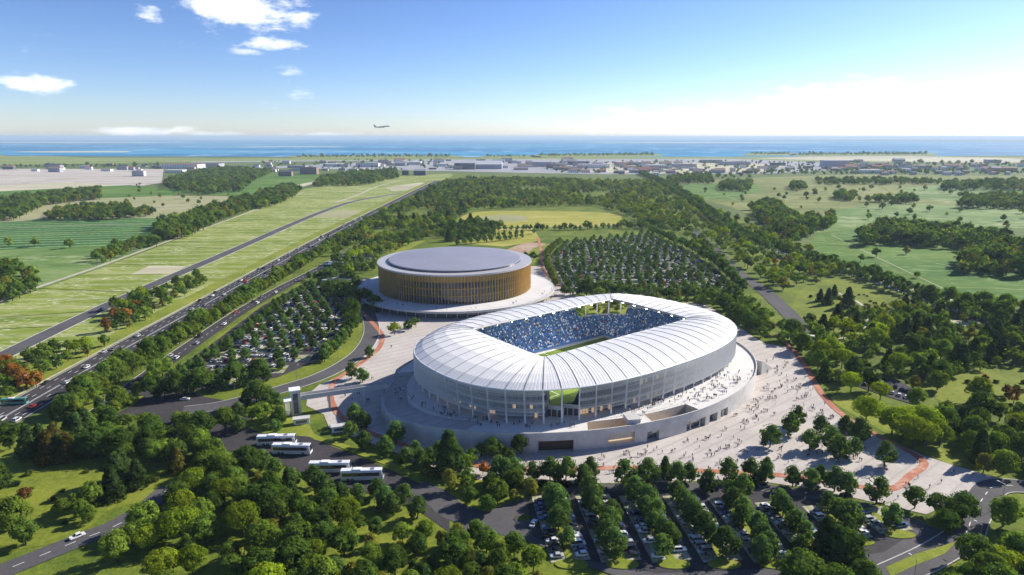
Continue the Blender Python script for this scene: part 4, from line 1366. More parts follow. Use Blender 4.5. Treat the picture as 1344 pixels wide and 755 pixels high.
# ---- singles on the plaza, listed as they stand
for px, look, h in [((466, 556), 'lot', 10), ((478, 563), 'lot', 8.5), ((520, 583), 'lot', 11), ((506, 600), 'lot', 9.5), ((478, 590), 'lot', 8.5), ((533, 612), 'lot', 8.5), ((553, 614), 'lot', 8.5),
                    ((460, 575), 'lot', 8), ((590, 622), 'pine', 19), ((645, 600), 'dark', 9), ((683, 597), 'dark', 9.5), ((462, 498), 'lot', 10), ((476, 503), 'lot', 9), ((485, 470), 'lot', 8),
                    ((1010, 588), 'lot', 11), ((1036, 572), 'lot', 11), ((1046, 560), 'lot', 10), ((1062, 592), 'lot', 10), ((1076, 570), 'lot', 9), ((1088, 590), 'lot', 11), ((1100, 604), 'lot', 11), ((1126, 582), 'lot', 12), ((1108, 570), 'lot', 9), ((1161, 612), 'lot', 11), ((1120, 600), 'lot', 9),
                    ((1005, 625), 'lot', 8), ((518, 440), 'lime', 9), ((536, 434), 'dark', 9), ((546, 430), 'mid', 8), ((634, 625), 'orange', 6.5), ((775, 385), 'orange', 6), ((690, 345), 'dark', 13), ((700, 342), 'dark', 11)]:
    p = G(*px); put(look, p.x, p.y, 'plaza', h)
for px, lk, h in [((655, 600), 'mid', 7), ((620, 608), 'dark', 7.5), ((566, 610), 'lot', 8), ((545, 602), 'lot', 8), ((668, 604), 'dark', 6), ((632, 600), 'mid', 6.5), ((576, 604), 'lot', 8.5), ((560, 622), 'mid', 7), ((612, 620), 'mid', 8)]:
    p = G(*px); put(lk, p.x, p.y, 'plaza', h)
for px in [(655, 634), (665, 636), (676, 632), (700, 632), (722, 634), (742, 634), (765, 640), (775, 630), (820, 640), (840, 638), (850, 634), (872, 628), (888, 636), (905, 634), (955, 632), (985, 628), (1003, 636), (1040, 640), (1062, 644), (1075, 636), (1095, 646), (1110, 652), (1150, 662)]:
    p = G(*px); put('lot' if px[0] != 872 else 'pine', p.x, p.y, 'plaza_edge', rt.uniform(8, 11.5))
scatter('plaza_corner', [(585, 642), (650, 630), (700, 648), (690, 662), (620, 690), (600, 680)], 7, [('dark', 3), ('mid', 4), ('olive', 2)], hs=.8, keep=False)

# ---- highway belt
BELT = [Vector((x, y)) for x, y in ((-214, 285), (-216.5, 330), (-217, 420), (-218, 520), (-218, 640), (-217, 800), (-214, 1000), (-208, 1300))]
row('highway_belt', offset_line(catmull(BELT, 4), 2.8), 5.2, [('belt', 6), ('mid', 3), ('dark', 2)], 1.2)
row('highway_belt', offset_line(catmull(BELT, 4), -2.8), 5.2, [('belt', 7), ('mid', 3), ('dark', 1)], 1.2)
row('highway_belt', catmull(BELT, 4), 6.5, [('belt', 5), ('dark', 3)], 1.2)
scatter('belt_end', [(95, 560), (114, 520), (160, 520), (215, 490), (222, 500), (196, 530), (160, 546), (120, 556)], 5.2, [('mid', 4), ('belt', 4), ('lime', 1)], keep=True)
scatter('belt_end', [(60, 600), (100, 548), (160, 556), (235, 560), (262, 590), (240, 612), (150, 606), (80, 612)], 6.2, [('mid', 5), ('dark', 3), ('pine', 2), ('lime', 1)], hs=.8)
row('park_road_row', [Vector((p.x, p.y)) for p in gp([(232, 556), (250, 580), (262, 604), (280, 630)])], 5.0, [('mid', 3), ('dark', 2)], .8, .8)
row('park_road_row', [Vector((p.x, p.y)) for p in gp([(262, 580), (275, 604), (300, 640), (330, 670), (380, 690)])], 6.0, [('mid', 4), ('dark', 3)], .8)

# ---- median wood between highway and service road
MED = [(-60, 560), (-10, 495), (30, 478), (62, 452), (100, 428), (150, 404), (205, 383), (258, 362), (272, 372), (230, 398), (185, 428), (140, 456), (90, 492), (40, 520), (0, 548)]
scatter('median_wood', MED, 9.0, [('dark', 5), ('mid', 3), ('olive', 1)], patch=(.011, -.38), hs=.82)
for px, lk in [((14, 500), 'orange'), ((26, 508), 'orange'), ((36, 512), 'orange'), ((8, 488), 'orange'), ((48, 508), 'orange'), ((166, 420), 'orange'), ((180, 410), 'orange'), ((150, 420), 'rust'), ((140, 436), 'rust'), ((100, 466), 'lime'), ((112, 462), 'lime'), ((160, 412), 'lime'), ((185, 395), 'lime')]:
    p = G(*px); put(lk, p.x, p.y, 'median_wood', rt.uniform(9, 12))

# ---- bottom left park and the woods along the bottom
for px, lk, h in [((66, 608), 'brownpine', 15), ((76, 600), 'brownpine', 16), ((92, 606), 'brownpine', 13), ((105, 590), 'pine', 17), ((115, 585), 'pine', 18), ((96, 582), 'pine', 15), ((155, 640), 'pine', 15), ((162, 632), 'pine', 14), ((182, 640), 'pine', 12), ((150, 655), 'pine', 13), ((235, 620), 'brownpine', 11), ((225, 600), 'mid', 8), ((30, 660), 'rust', 6), ((34, 655), 'rust', 5), ((95, 660), 'mid', 4), ((128, 600), 'dark', 14), ((140, 594), 'dark', 14), ((160, 600), 'dark', 13), ((206, 680), 'rust', 5), ((40, 600), 'pine', 15), ((56, 596), 'pine', 14), ((0, 640), 'pine', 14), ((-12, 650), 'dark', 14), ((14, 590), 'dark', 13), ((0, 585), 'dark', 12)]:
    p = G(*px); put(lk, p.x, p.y, 'park_lawn', h)
scatter('lawn_edge_trees', [(60, 690), (95, 668), (130, 662), (140, 690), (100, 712), (70, 706)], 7, [('dark', 3), ('mid', 4)], hs=.85)
scatter('corner_trees', [(-90, 770), (-60, 690), (20, 690), (60, 728), (30, 745), (-20, 775)], 8, [('mid', 5), ('dark', 2), ('lime', 1)])
scatter('lime_grove', [(150, 700), (170, 672), (240, 664), (300, 690), (420, 730), (430, 790), (140, 800), (110, 770)], 8.5, [('lime', 3), ('mid', 4), ('dark', 2)], hs=.92, patch=(.03, -.35))
scatter('bottom_wood', [(215, 665), (250, 632), (300, 634), (345, 640), (400, 660), (470, 680), (545, 700), (585, 716), (640, 726), (690, 750), (730, 800), (720, 830), (420, 830), (400, 735), (260, 680)], 6.0, [('dark', 5), ('mid', 4), ('olive', 2), ('lot', 1.5), ('lime', 1), ('pine', .5)], hs=.74, patch=(.03, -.3))
scatter('bottom_wood', [(600, 706), (650, 716), (690, 738), (715, 756), (715, 810), (590, 810)], 6.2, [('mid', 5), ('dark', 4), ('olive', 1)], hs=.72, keep=False)
scatter('coach_park_trees', [(262, 600), (285, 604), (330, 616), (345, 640), (300, 634), (255, 628)], 7, [('lot', 5), ('dark', 3)], keep=False)
for px in [(412, 640), (425, 652), (448, 660), (470, 664), (496, 654), (530, 664), (345, 618), (362, 626), (515, 676), (548, 682), (384, 640), (505, 668)]:
    p = G(*px); put('lot', p.x, p.y, 'coach_park_trees', rt.uniform(8, 9.5))
scatter('bottom_wood_south', [(1020, 800), (1030, 775), (1120, 760), (1150, 776), (1150, 800)], 9, [('dark', 4), ('pine', 2)], keep=False)
for px, lk, h in [((1080, 742), 'pine', 17), ((1095, 752), 'pine', 16), ((1110, 748), 'dark', 14)]:
    p = G(*px); put(lk, p.x, p.y, 'corner_wood', h)
scatter('corner_wood', [(1225, 800), (1235, 752), (1290, 735), (1360, 725), (1440, 735), (1440, 810)], 7.5, [('dark', 5), ('mid', 3), ('lime', 1)], keep=True)
scatter('road_wood', [(1290, 680), (1312, 648), (1360, 652), (1440, 660), (1440, 740), (1330, 720)], 8.5, [('dark', 3), ('mid', 4), ('olive', 1)], keep=True)
for px, h in [((1200, 668), 9), ((1232, 678), 9), ((1250, 690), 10), ((1262, 684), 11), ((1240, 700), 9)]:
    p = G(*px); put('dark', p.x, p.y, 'road_wood', h)

# ---- lots: medians, with trees, kept for the cars too
BAYS = []      # (x, y, heading, zone)
MEDIANS = []
def median(a, b, w, zone, step, look, z):
    d = (b - a); L = d.length; t = d / L; nn = Vector((-t.y, t.x))
    MEDIANS.append((a, b, w, zone))
    s = 3.0
    while s < L - 2:
        p = a + t * s + nn * (rt.uniform(-2.6, 2.6) if zone == 'south_lot' else rt.uniform(-.8, .8))
        if rt.random() > .06: put(look, p.x, p.y, zone, rt.uniform(7.5, 10.5) if zone == 'south_lot' else None)
        s += step * rt.uniform(.85, 1.15)
    s = 2.5
    while s < L - 2:
        for sg in (-1, 1):
            p = a + t * s + nn * sg * (w / 2 + 2.7)
            BAYS.append((p.x, p.y, math.atan2(nn.y * sg, nn.x * sg), zone))
        s += 2.65

def clip_rows(poly, y, ang=0.0):
    """x-intervals of a horizontal line inside a polygon"""
    xs = []
    n = len(poly)
    for i in range(n):
        (x0, y0), (x1, y1) = poly[i], poly[(i + 1) % n]
        if (y0 > y) != (y1 > y): xs.append(x0 + (y - y0) * (x1 - x0) / (y1 - y0))
    xs.sort()
    return list(zip(xs[::2], xs[1::2]))
y = 330.0
while y < 580:
    for x0, x1 in clip_rows(WEST_LOT, y):
        if x1 - x0 > 14: median(Vector((x0 + 13, y)), Vector((x1 - 5, y + (x1 - x0) * .04)), 2.4, 'west_lot', 9.2, 'lot', 0)
    y += 18.5
y = 536.0
while y < 885:
    for x0, x1 in clip_rows(EAST_LOT, y):
        if x1 - x0 > 14: median(Vector((x0 + 3, y)), Vector((x1 - 4, y - 3)), 2.2, 'north_lot', 9.4, 'lot', 0)
    y += 17.0
SL = [(p.x, p.y) for p in gp(SOUTH_LOT)]
for k in range(8):
    xt = 13.5 + k * 16.2
    a, b = Vector((xt, 217.0 - max(0, k - 3) * 2.2)), Vector((xt + 5 - k * .3, 178.5 if k < 5 else 186 + (k - 5) * 4))
    median(b, a, 2.6, 'south_lot', 4.6, 'lot', 0)
for _ in range(30):
    q = (rt.uniform(8, 128), rt.uniform(176, 220))
    if inside(q, SL) and near_ok(q[0], q[1], 4.5) and int((q[0] - 13.5) % 16.2) not in (7, 8): put('lot', q[0], q[1], 'south_lot', rt.uniform(6.5, 10))
def ring_row(zone, poly, step, look, hs=1.0):
    pts = [Vector(p) for p in poly] + [Vector(poly[0])]
    row(zone, pts, step, look, .8, hs)
row('west_lot_edge', [Vector(p) for p in [(-184, 330), (-180, 393), (-183, 492), (-176, 580)]], 9, 'lot')
row('west_lot_edge', [Vector(p) for p in [(-188, 588), (-138, 567), (-123, 487), (-109, 418), (-112, 360)]], 6.5, [('lot', 4), ('dark', 2)], .8, 1.1)
row('west_lot_edge', [Vector(p) for p in [(-182, 308), (-168, 312), (-132, 334)]], 5.5, [('lot', 3), ('dark', 2)], 1.0, 1.1)
scatter('west_lot_corner', [(300, 534), (345, 541), (380, 532), (372, 520), (330, 530)], 6, [('lot', 3), ('dark', 1)], keep=False)
scatter('junction_lawn', [(285, 566), (300, 546), (345, 548), (370, 560), (376, 572), (330, 574)], 7.5, [('lot', 4), ('mid', 2), ('dark', 1)], keep=False)
row('north_lot_edge', [Vector(p) for p in [(38, 560), (36, 640), (40, 720), (62, 806)]], 7, [('lot', 3), ('belt', 3)], 1.0, 1.1)
row('north_lot_edge', [Vector(p) for p in [(44, 530), (120, 522), (186, 512)]], 6, [('lot', 2), ('dark', 2)], 1.0, 1.1)
row('north_lot_edge', [Vector(p) for p in [(70, 512), (120, 505), (170, 492)]], 7, [('lot', 2), ('mid', 1)], 1.5, 1.0)
row('north_lot_edge', [Vector(p) for p in [(200, 545), (210, 640), (212, 750), (195, 895)]], 7, [('lot', 2), ('dark', 2)], 1.0, 1.2)
scatter('arena_west_trees', [(420, 388), (440, 378), (470, 386), (500, 404), (506, 412), (488, 410), (455, 398)], 7, [('dark', 3), ('lot', 3)], keep=False)
scatter('arena_coach_trees', [(425, 366), (440, 352), (460, 346), (495, 344), (492, 356), (460, 364)], 9, [('lot', 3), ('mid', 2)], keep=False)
scatter('stadium_east_trees', [(960, 420), (985, 412), (1040, 440), (1060, 470), (1040, 455), (1000, 446)], 8, [('dark', 4), ('mid', 2)], keep=False)
scatter('stadium_east_trees', [(905, 398), (940, 394), (975, 404), (1005, 420), (985, 440), (960, 418)], 8.5, [('dark', 4), ('mid', 2), ('lot', 2)], keep=False)

# ---- right-hand woods
LAWNS = [[(1040, 410), (1058, 380), (1100, 369), (1145, 386), (1155, 402), (1110, 416)], [(1225, 520), (1262, 490), (1344, 484), (1400, 500), (1380, 542), (1290, 540)]]
scatter('right_wood', [(1062, 478), (1035, 442), (1045, 425), (1120, 420), (1180, 400), (1250, 420), (1344, 450), (1440, 470), (1440, 650), (1320, 640), (1280, 618), (1235, 596), (1165, 558), (1118, 534), (1086, 512)], 8.4, [('dark', 6), ('mid', 5), ('pine', 2), ('olive', 1.5), ('lime', 1)], hs=.9, patch=(.022, -.33), avoid=LAWNS + [[(1090, 530), (1120, 520), (1170, 530), (1225, 560), (1232, 590), (1160, 560)], [(1120, 506), (1150, 496), (1180, 500), (1215, 522), (1200, 532), (1160, 520)]])
for px, h in [((1136, 556), 13), ((1170, 572), 14), ((1184, 580), 14), ((1198, 586), 14), ((1212, 590), 13), ((1192, 570), 13), ((1210, 574), 14), ((1158, 440), 14), ((1150, 446), 12), ((1076, 474), 12), ((1090, 470), 12)]:
    p = G(*px); put('lime', p.x, p.y, 'lime_group', h)
for px, lk, h in [((1086, 400), 'pine', 14), ((1076, 396), 'pine', 11), ((1112, 404), 'pine', 17), ((1094, 392), 'pine', 12), ((1330, 530), 'rust', 9), ((1320, 520), 'rust', 7), ((1290, 520), 'olive', 7), ((1240, 500), 'dark', 9), ((1052, 440), 'olive', 7)]:
    p = G(*px); put(lk, p.x, p.y, 'right_lawn', h)
scatter('conifer_stand', [(1230, 470), (1240, 430), (1344, 440), (1440, 452), (1440, 490), (1344, 482), (1262, 486)], 9, [('pine', 6), ('dark', 2)])
scatter('stadium_back_trees', [(742, 387), (800, 376), (870, 384), (930, 398), (900, 398), (850, 389), (790, 388)], 8, [('mid', 3), ('olive', 3), ('lot', 1)], keep=False, hs=.8)
for _ in range(46):
    q = (rt.uniform(32, 118), rt.uniform(440, 512))
    if near_ok(q[0], q[1], 5.5): put(pick([('mid', 3), ('olive', 3), ('lime', 1.5)]), q[0], q[1], 'stadium_back_trees', rt.uniform(6, 9))
scatter('right_lawn', [(1270, 520), (1300, 500), (1400, 500), (1380, 540), (1290, 538)], 16, [('olive', 2), ('rust', 1), ('mid', 2)])
row('tree_lined_road', offset_line(RPATH, 8), 8, [('dark', 4), ('lot', 3)], .8, 1.1)
row('tree_lined_road', offset_line(RPATH, -8), 8, [('dark', 4), ('lot', 3)], .8, 1.1)
NW = [(700, 236), (880, 240), (955, 288), (1020, 302), (1080, 345), (1100, 366), (1050, 378), (1010, 385), (960, 340), (905, 305), (830, 290), (815, 280), (780, 270), (690, 272), (640, 262)]
scatter('north_wood', NW, 13, [('dark', 6), ('mid', 5), ('olive', 4), ('lime', 3), ('orange', .35), ('rust', .5)], patch=(.008, -.25))
scatter('central_wood', [(455, 322), (480, 292), (540, 262), (590, 236), (700, 236), (640, 262), (690, 272), (620, 276), (600, 290), (585, 306), (545, 318), (520, 330), (495, 338), (440, 350), (430, 340)], 10.5, [('dark', 6), ('mid', 4), ('olive', 4), ('lime', 2), ('orange', .25), ('pine', .6)], patch=(.009, -.3))
row('orchard_row', [Vector((p.x, p.y)) for p in gp([(655, 303), (690, 302), (720, 302)])], 9, 'lot', .5)
row('orchard_row', [Vector((p.x, p.y)) for p in gp([(610, 318), (660, 310), (705, 307)])], 9, 'lot', .5)
row('orchard_row', [Vector((p.x, p.y)) for p in gp([(600, 322), (660, 316), (690, 312)])], 10, 'lot', .5)
row('meadow_edge', [Vector((p.x, p.y)) for p in gp([(690, 302), (760, 302), (815, 300), (880, 296)])], 8, [('lot', 3), ('dark', 2)], 2)
scatter('meadow_wood', [(600, 300), (625, 292), (660, 300), (640, 312), (590, 318), (570, 312)], 10, [('dark', 4), ('pine', 1)])
scatter('north_lot_wood', [(800, 300), (880, 290), (900, 302), (960, 345), (985, 372), (970, 372), (925, 335), (893, 305)], 11, [('dark', 4), ('lot', 3), ('mid', 2)])

# ---- hedgerows in the fields
def hedge(zone, px, spacing, mix, hs=1.0): scatter(zone, px, spacing, mix, keep=False, hs=hs)
HM = [('dark', 5), ('mid', 3), ('olive', 2)]
hedge('left_hedge', [(-60, 292), (-60, 268), (0, 266), (60, 258), (128, 250), (132, 262), (60, 270), (20, 290)], 11, HM, 1.3)
hedge('left_hedge', [(62, 290), (70, 280), (100, 274), (170, 272), (175, 280), (200, 278), (202, 284), (150, 290)], 11, HM, 1.25)
hedge('left_hedge', [(205, 316), (205, 300), (240, 290), (300, 270), (326, 262), (330, 276), (290, 290), (246, 314)], 10, HM, 1.45)
hedge('left_hedge', [(330, 272), (340, 256), (380, 246), (395, 252), (380, 264), (345, 276)], 11, HM, 1.4)
hedge('left_hedge', [(120, 346), (130, 332), (160, 322), (212, 314), (214, 322), (170, 334), (140, 346)], 11, [('mid', 4), ('dark', 3), ('olive', 2)], 1.0)
hedge('left_hedge', [(-50, 410), (-50, 350), (20, 352), (45, 366), (52, 380), (20, 398)], 9, HM, 1.1)
for px in [(12, 324), (46, 324), (92, 326)]:
    p = G(*px); put('mid', p.x, p.y, 'left_hedge', 13)
hedge('left_grove', [(215, 248), (225, 236), (260, 226), (300, 222), (360, 226), (330, 240), (320, 252), (270, 256)], 15, HM, 1.4)
hedge('left_grove', [(412, 246), (425, 234), (460, 228), (520, 225), (524, 234), (480, 244)], 15, HM, 1.4)
hedge('right_hedge', [(870, 242), (880, 234), (930, 230), (935, 242)], 16, HM, 1.4)
hedge('right_hedge', [(945, 252), (945, 243), (985, 240), (985, 252)], 15, HM, 1.5)
hedge('right_hedge', [(1072, 243), (1072, 237), (1180, 237), (1240, 239), (1240, 243)], 16, HM, 1.2)
hedge('right_hedge', [(1235, 250), (1240, 242), (1330, 240), (1400, 246), (1400, 252)], 15, HM, 1.5)
hedge('right_hedge', [(1258, 274), (1265, 262), (1330, 260), (1420, 262), (1420, 276)], 13, HM, 1.5)
hedge('right_hedge', [(1095, 264), (1096, 258), (1122, 258), (1122, 264), (1160, 264), (1200, 262), (1200, 268), (1140, 266)], 12, HM, 1.4)
hedge('right_hedge', [(1130, 324), (1128, 310), (1160, 300), (1270, 308), (1344, 322), (1440, 330), (1440, 362), (1344, 364), (1258, 360), (1262, 346), (1270, 330), (1180, 322)], 10, [('dark', 6), ('mid', 3), ('olive', 1.5)], 1.5)
hedge('right_hedge', [(1258, 420), (1262, 404), (1344, 406), (1440, 412), (1440, 428), (1344, 422)], 9, HM, 1.25)
hedge('right_hedge', [(1000, 298), (985, 275), (1010, 268), (1030, 280), (1045, 292), (1090, 288), (1096, 296), (1060, 312), (1040, 318), (1020, 310)], 11, HM, 1.4)
for px in ([(900, 268), (1000, 262), (1060, 275), (1000, 290)], [(1130, 262), (1344, 268), (1400, 300), (1140, 300)], [(1075, 310), (1240, 330), (1250, 380), (1130, 350)], [(880, 250), (1344, 246), (1400, 262), (900, 268)]):
    scatter('right_hedge', px, 55, HM, keep=False, hs=1.0)
for px in ([(0, 262), (200, 240), (330, 262), (60, 290)], [(0, 330), (190, 322), (120, 350), (0, 390)]):
    scatter('left_hedge', px, 60, HM, keep=False, hs=.9)
hedge('right_hedge', [(1038, 250), (1040, 244), (1056, 244), (1056, 250)], 12, HM, 1.4)
for zone, px in (('shore_trees', [(390, 207), (392, 204.8), (590, 204.6), (590, 206.6)]), ('shore_trees', [(638, 206.8), (640, 204.8), (700, 204.8), (702, 206.6)]), ('shore_trees', [(706, 205.6), (708, 203.2), (856, 202.2), (858, 204.6)]), ('shore_trees', [(985, 203.6), (985, 201.6), (1036, 201), (1036, 203)]), ('shore_trees', [(1048, 204.2), (1048, 202), (1216, 201.4), (1216, 203.6)]), ('shore_trees', [(0, 221), (0, 219), (210, 217), (210, 219.4)]), ('shore_trees', [(1180, 216.6), (1180, 214.4), (1400, 216), (1400, 219)]), ('shore_trees', [(980, 230), (980, 226.4), (1200, 223), (1360, 228), (1360, 230)]), ('shore_trees', [(860, 238), (880, 231), (985, 230), (985, 235)])):
    for hh in (1.0, 1.4, 1.9): scatter(zone, px, 40, [('dark', 5), ('mid', 3)], keep=False, hs=hh, patch=(.003, -.34))


for px in ([(340, 226), (345, 212), (560, 210), (600, 222), (470, 228)], [(715, 228), (720, 213), (1010, 212), (1010, 229)], [(1010, 229), (1015, 214), (1400, 216), (1400, 231)]):
    scatter('shore_trees', px, 60, [('dark', 4), ('mid', 3)], keep=False, hs=1.1, patch=(.004, -.1))
# ---- build: the ones that show largest become objects, the rest one wood
LIMIT = {'broadleaf_tree': 300, 'conifer_tree': 140, 'parking_lot_tree': 290, 'roadside_tree': 170}
ZONE_WORDS = {
    'plaza': 'on the open plaza', 'plaza_edge': 'in the row along the lower plaza edge', 'plaza_corner': 'on the lawn below the plaza',
    'highway_belt': 'in the belt between highway and access road', 'belt_end': 'in the thicket by the road junction', 'park_road_row': 'in the row beside the park road',
    'median_wood': 'between the highway and the service road', 'park_lawn': 'on the sunlit lawn in the lower left', 'lawn_edge_trees': 'at the lower edge of the sunlit lawn',
    'corner_trees': 'beside the park road in the bottom left corner', 'lime_grove': 'in the grove below the park road', 'bottom_wood': 'in the wood below the coach park',
    'coach_park_trees': 'along the lower edge of the coach park', 'bottom_wood_south': 'at the bottom below the south car park', 'corner_wood': 'in the bottom right corner', 'road_wood': 'beside the road bend at lower right',
    'west_lot': 'among cars in the west car park', 'north_lot': 'in the north car park', 'south_lot': 'among cars in the south car park',
    'west_lot_edge': 'on the rim of the west car park', 'west_lot_corner': 'by the curved road corner', 'junction_lawn': 'on the small lawn beside the road junction', 'north_lot_edge': 'on the rim of the far car park',
    'arena_west_trees': 'under the arena platform on its west side', 'arena_coach_trees': 'by the coaches west of the arena', 'stadium_back_trees': 'behind the back corner of the stadium', 'stadium_east_trees': 'behind the east end of the stadium',
    'right_wood': 'in the wood right of the plaza', 'lime_group': 'in the bright group beside the red path', 'right_lawn': 'on the right-hand clearing', 'conifer_stand': 'in the conifer stand by the canal',
    'tree_lined_road': 'lining the straight woodland road', 'north_wood': 'in the wood behind the north car park', 'central_wood': 'in the wood behind the arena', 'orchard_row': 'in an orchard row behind the arena', 'meadow_edge': 'along the ochre meadow',
    'meadow_wood': 'beside the ochre meadow', 'north_lot_wood': 'between north car park and wood', 'left_hedge': 'in a field hedge left of the airfield', 'left_grove': 'in the far grove left of the airfield', 'right_hedge': 'in a field hedge on the right', 'shore_trees': 'in the far line by the shore',
}
def ordinal(i):
    if i < 12: return ORD[i]
    tens = {2: 'twenty', 3: 'thirty', 4: 'forty', 5: 'fifty', 6: 'sixty', 7: 'seventy', 8: 'eighty', 9: 'ninety'}
    n = i + 1
    if n < 20: return ['thirteenth', 'fourteenth', 'fifteenth', 'sixteenth', 'seventeenth', 'eighteenth', 'nineteenth'][n - 13]
    if n % 10 == 0: return tens[n // 10][:-1] + 'ieth'
    return tens[n // 10] + '-' + ORD[n % 10 - 1]
ORD = ['first', 'second', 'third', 'fourth', 'fifth', 'sixth', 'seventh', 'eighth', 'ninth', 'tenth', 'eleventh', 'twelfth']
TREES.sort(key=lambda t: -t['size'])
cnt = {}; IND = []; REST = []
for t in TREES:
    nm = LOOK[t['look']][2]
    vis = -40 < t['px'] < PW + 40 and t['py'] - t['h'] / t['d'] * FPX < PH + 20
    if vis and cnt.get(nm, 0) < LIMIT[nm]:
        cnt[nm] = cnt.get(nm, 0) + 1; IND.append(t)
    else: REST.append(t)
fam = {}
for t in IND: fam.setdefault((t['zone'], t['look']), []).append(t)
for (zone, look), L in fam.items():
    L.sort(key=lambda t: t['px'])
    kind, cols, nm, _, words = LOOK[look]
    hi, tr = PROTO[kind]
    hs_ = sorted(q['h'] for q in L); sub = {}
    for t in L:
        sz = '' if len(L) <= 12 else ('small ' if t['h'] < hs_[len(L) // 3] else 'tall ' if t['h'] >= hs_[2 * len(L) // 3] else 'mid-sized ')
        sub.setdefault(sz, []).append(t)
    for sz, i, t in [(sz, i, t) for sz, LL in sub.items() for i, t in enumerate(LL)]:
        root = empty(nm, (t['x'], t['y'], 0), t['rz'])
        if len(L) == 1: lab = words + ' ' + ZONE_WORDS[zone]
        else: lab = ordinal(i) + ' from left of ' + sz + words.replace(' tree', ' trees').replace('conifer', 'conifers').replace('tall ', '' if sz else 'tall ') + ' ' + ZONE_WORDS[zone]
        prop(root, lab, 'tree', 'trees ' + ZONE_WORDS[zone])
        c = rt.choice(cols); v = rt.uniform(.72, 1.35)
        col = tuple(q * v for q in c)
        wx = rt.uniform(.92, 1.15)
        cm = rt.choice(hi)
        o = link('crown', cm, root, None, None, col); o.scale = (t['h'] * wx, t['h'] * wx, t['h'])
        k = link('trunk', rt.choice(tr), root); k.scale = (t['h'],) * 3


def wood(name, items, label):
    """everything past the limit: one object that places the same trees by points"""
    pc = bpy.data.collections.new(name + '_kinds')
    kinds = ['round', 'egg', 'flat', 'small', 'cone']; idx = {}
    n = 0
    for q in kinds:
        vs = []
        for j in range(2):
            cl, lv, sz = {'round': (20, 22, .068), 'egg': (19, 20, .066), 'flat': (22, 20, .066), 'small': (15, 20, .075), 'cone': (24, 14, .075)}[q]
            cm = crown_mesh('wood_crown', q, 40 + j * 3, cl, lv, sz, M['leaf_wood'])
            b = bmesh.new(); b.from_mesh(cm)
            tm = trunk_mesh('wood_trunk', q, 9, M['bark'])
            nf = len(b.faces); b.from_mesh(tm)
            b.faces.ensure_lookup_table()
            for f in b.faces[nf:]: f.material_index = 1
            b.to_mesh(cm); b.free(); cm.materials.append(M['bark'])
            o = bpy.data.objects.new('wood_kind_%02d' % n, cm); pc.objects.link(o)
            vs.append(n); n += 1
        idx[q] = vs
    me = bpy.data.meshes.new(name)
    me.from_pydata([(t['x'], t['y'], 0) for t in items], [], [])
    S, Rz, I, C = [], [], [], []
    for t in items:
        kind, cols, *_ = LOOK[t['look']]
        wx = rt.uniform(.92, 1.15)
        S += [t['h'] * wx, t['h'] * wx, t['h']]; Rz += [0, 0, t['rz']]; I.append(rt.choice(idx[kind]))
        c = rt.choice(cols); v = rt.uniform(.7, 1.4); C += [c[0] * v, c[1] * v, c[2] * v, 1]
    for nm, ty, fld, data in (('scl', 'FLOAT_VECTOR', 'vector', S), ('rot', 'FLOAT_VECTOR', 'vector', Rz), ('idx', 'INT', 'value', I), ('tint', 'FLOAT_COLOR', 'color', C)):
        at = me.attributes.new(nm, ty, 'POINT'); at.data.foreach_set(fld, np.array(data, dtype=np.int32 if ty == 'INT' else np.float32))
    o = link(name, me)
    ng = bpy.data.node_groups.new(name + '_nodes', 'GeometryNodeTree')
    ng.interface.new_socket('Geometry', in_out='INPUT', socket_type='NodeSocketGeometry'); ng.interface.new_socket('Geometry', in_out='OUTPUT', socket_type='NodeSocketGeometry')
    N, L = ng.nodes, ng.links
    gi, go = N.new('NodeGroupInput'), N.new('NodeGroupOutput')
    ci = N.new('GeometryNodeCollectionInfo'); ci.inputs[0].default_value = pc; ci.inputs['Separate Children'].default_value = True; ci.inputs['Reset Children'].default_value = True
    ip = N.new('GeometryNodeInstanceOnPoints'); ip.inputs['Pick Instance'].default_value = True
    def na(nm, ty):
        q = N.new('GeometryNodeInputNamedAttribute'); q.data_type = ty; q.inputs[0].default_value = nm; return q.outputs[0]
    L.new(gi.outputs[0], ip.inputs['Points']); L.new(ci.outputs[0], ip.inputs['Instance'])
    L.new(na('idx', 'INT'), ip.inputs['Instance Index']); L.new(na('scl', 'FLOAT_VECTOR'), ip.inputs['Scale'])
    er = N.new('FunctionNodeEulerToRotation'); L.new(na('rot', 'FLOAT_VECTOR'), er.inputs[0]); L.new(er.outputs[0], ip.inputs['Rotation'])
    L.new(ip.outputs[0], go.inputs[0])
    md = o.modifiers.new('trees', 'NODES'); md.node_group = ng
    prop(o, label, None, None, 'stuff')
wood('woodland', [t for t in REST if t['zone'] not in ('left_hedge', 'left_grove', 'right_hedge', 'shore_trees', 'north_lot', 'west_lot')], 'mixed green woodland around and behind the two arenas')
wood('hedgerow_woods', [t for t in REST if t['zone'] in ('left_hedge', 'left_grove', 'right_hedge', 'shore_trees')], 'distant hedgerows and groves between the fields and the shore')
wood('car_park_woodland', [t for t in REST if t['zone'] in ('north_lot', 'west_lot')], 'small bluish green trees filling the far car park rows')
print('TREES', len(TREES), cnt, len(REST))

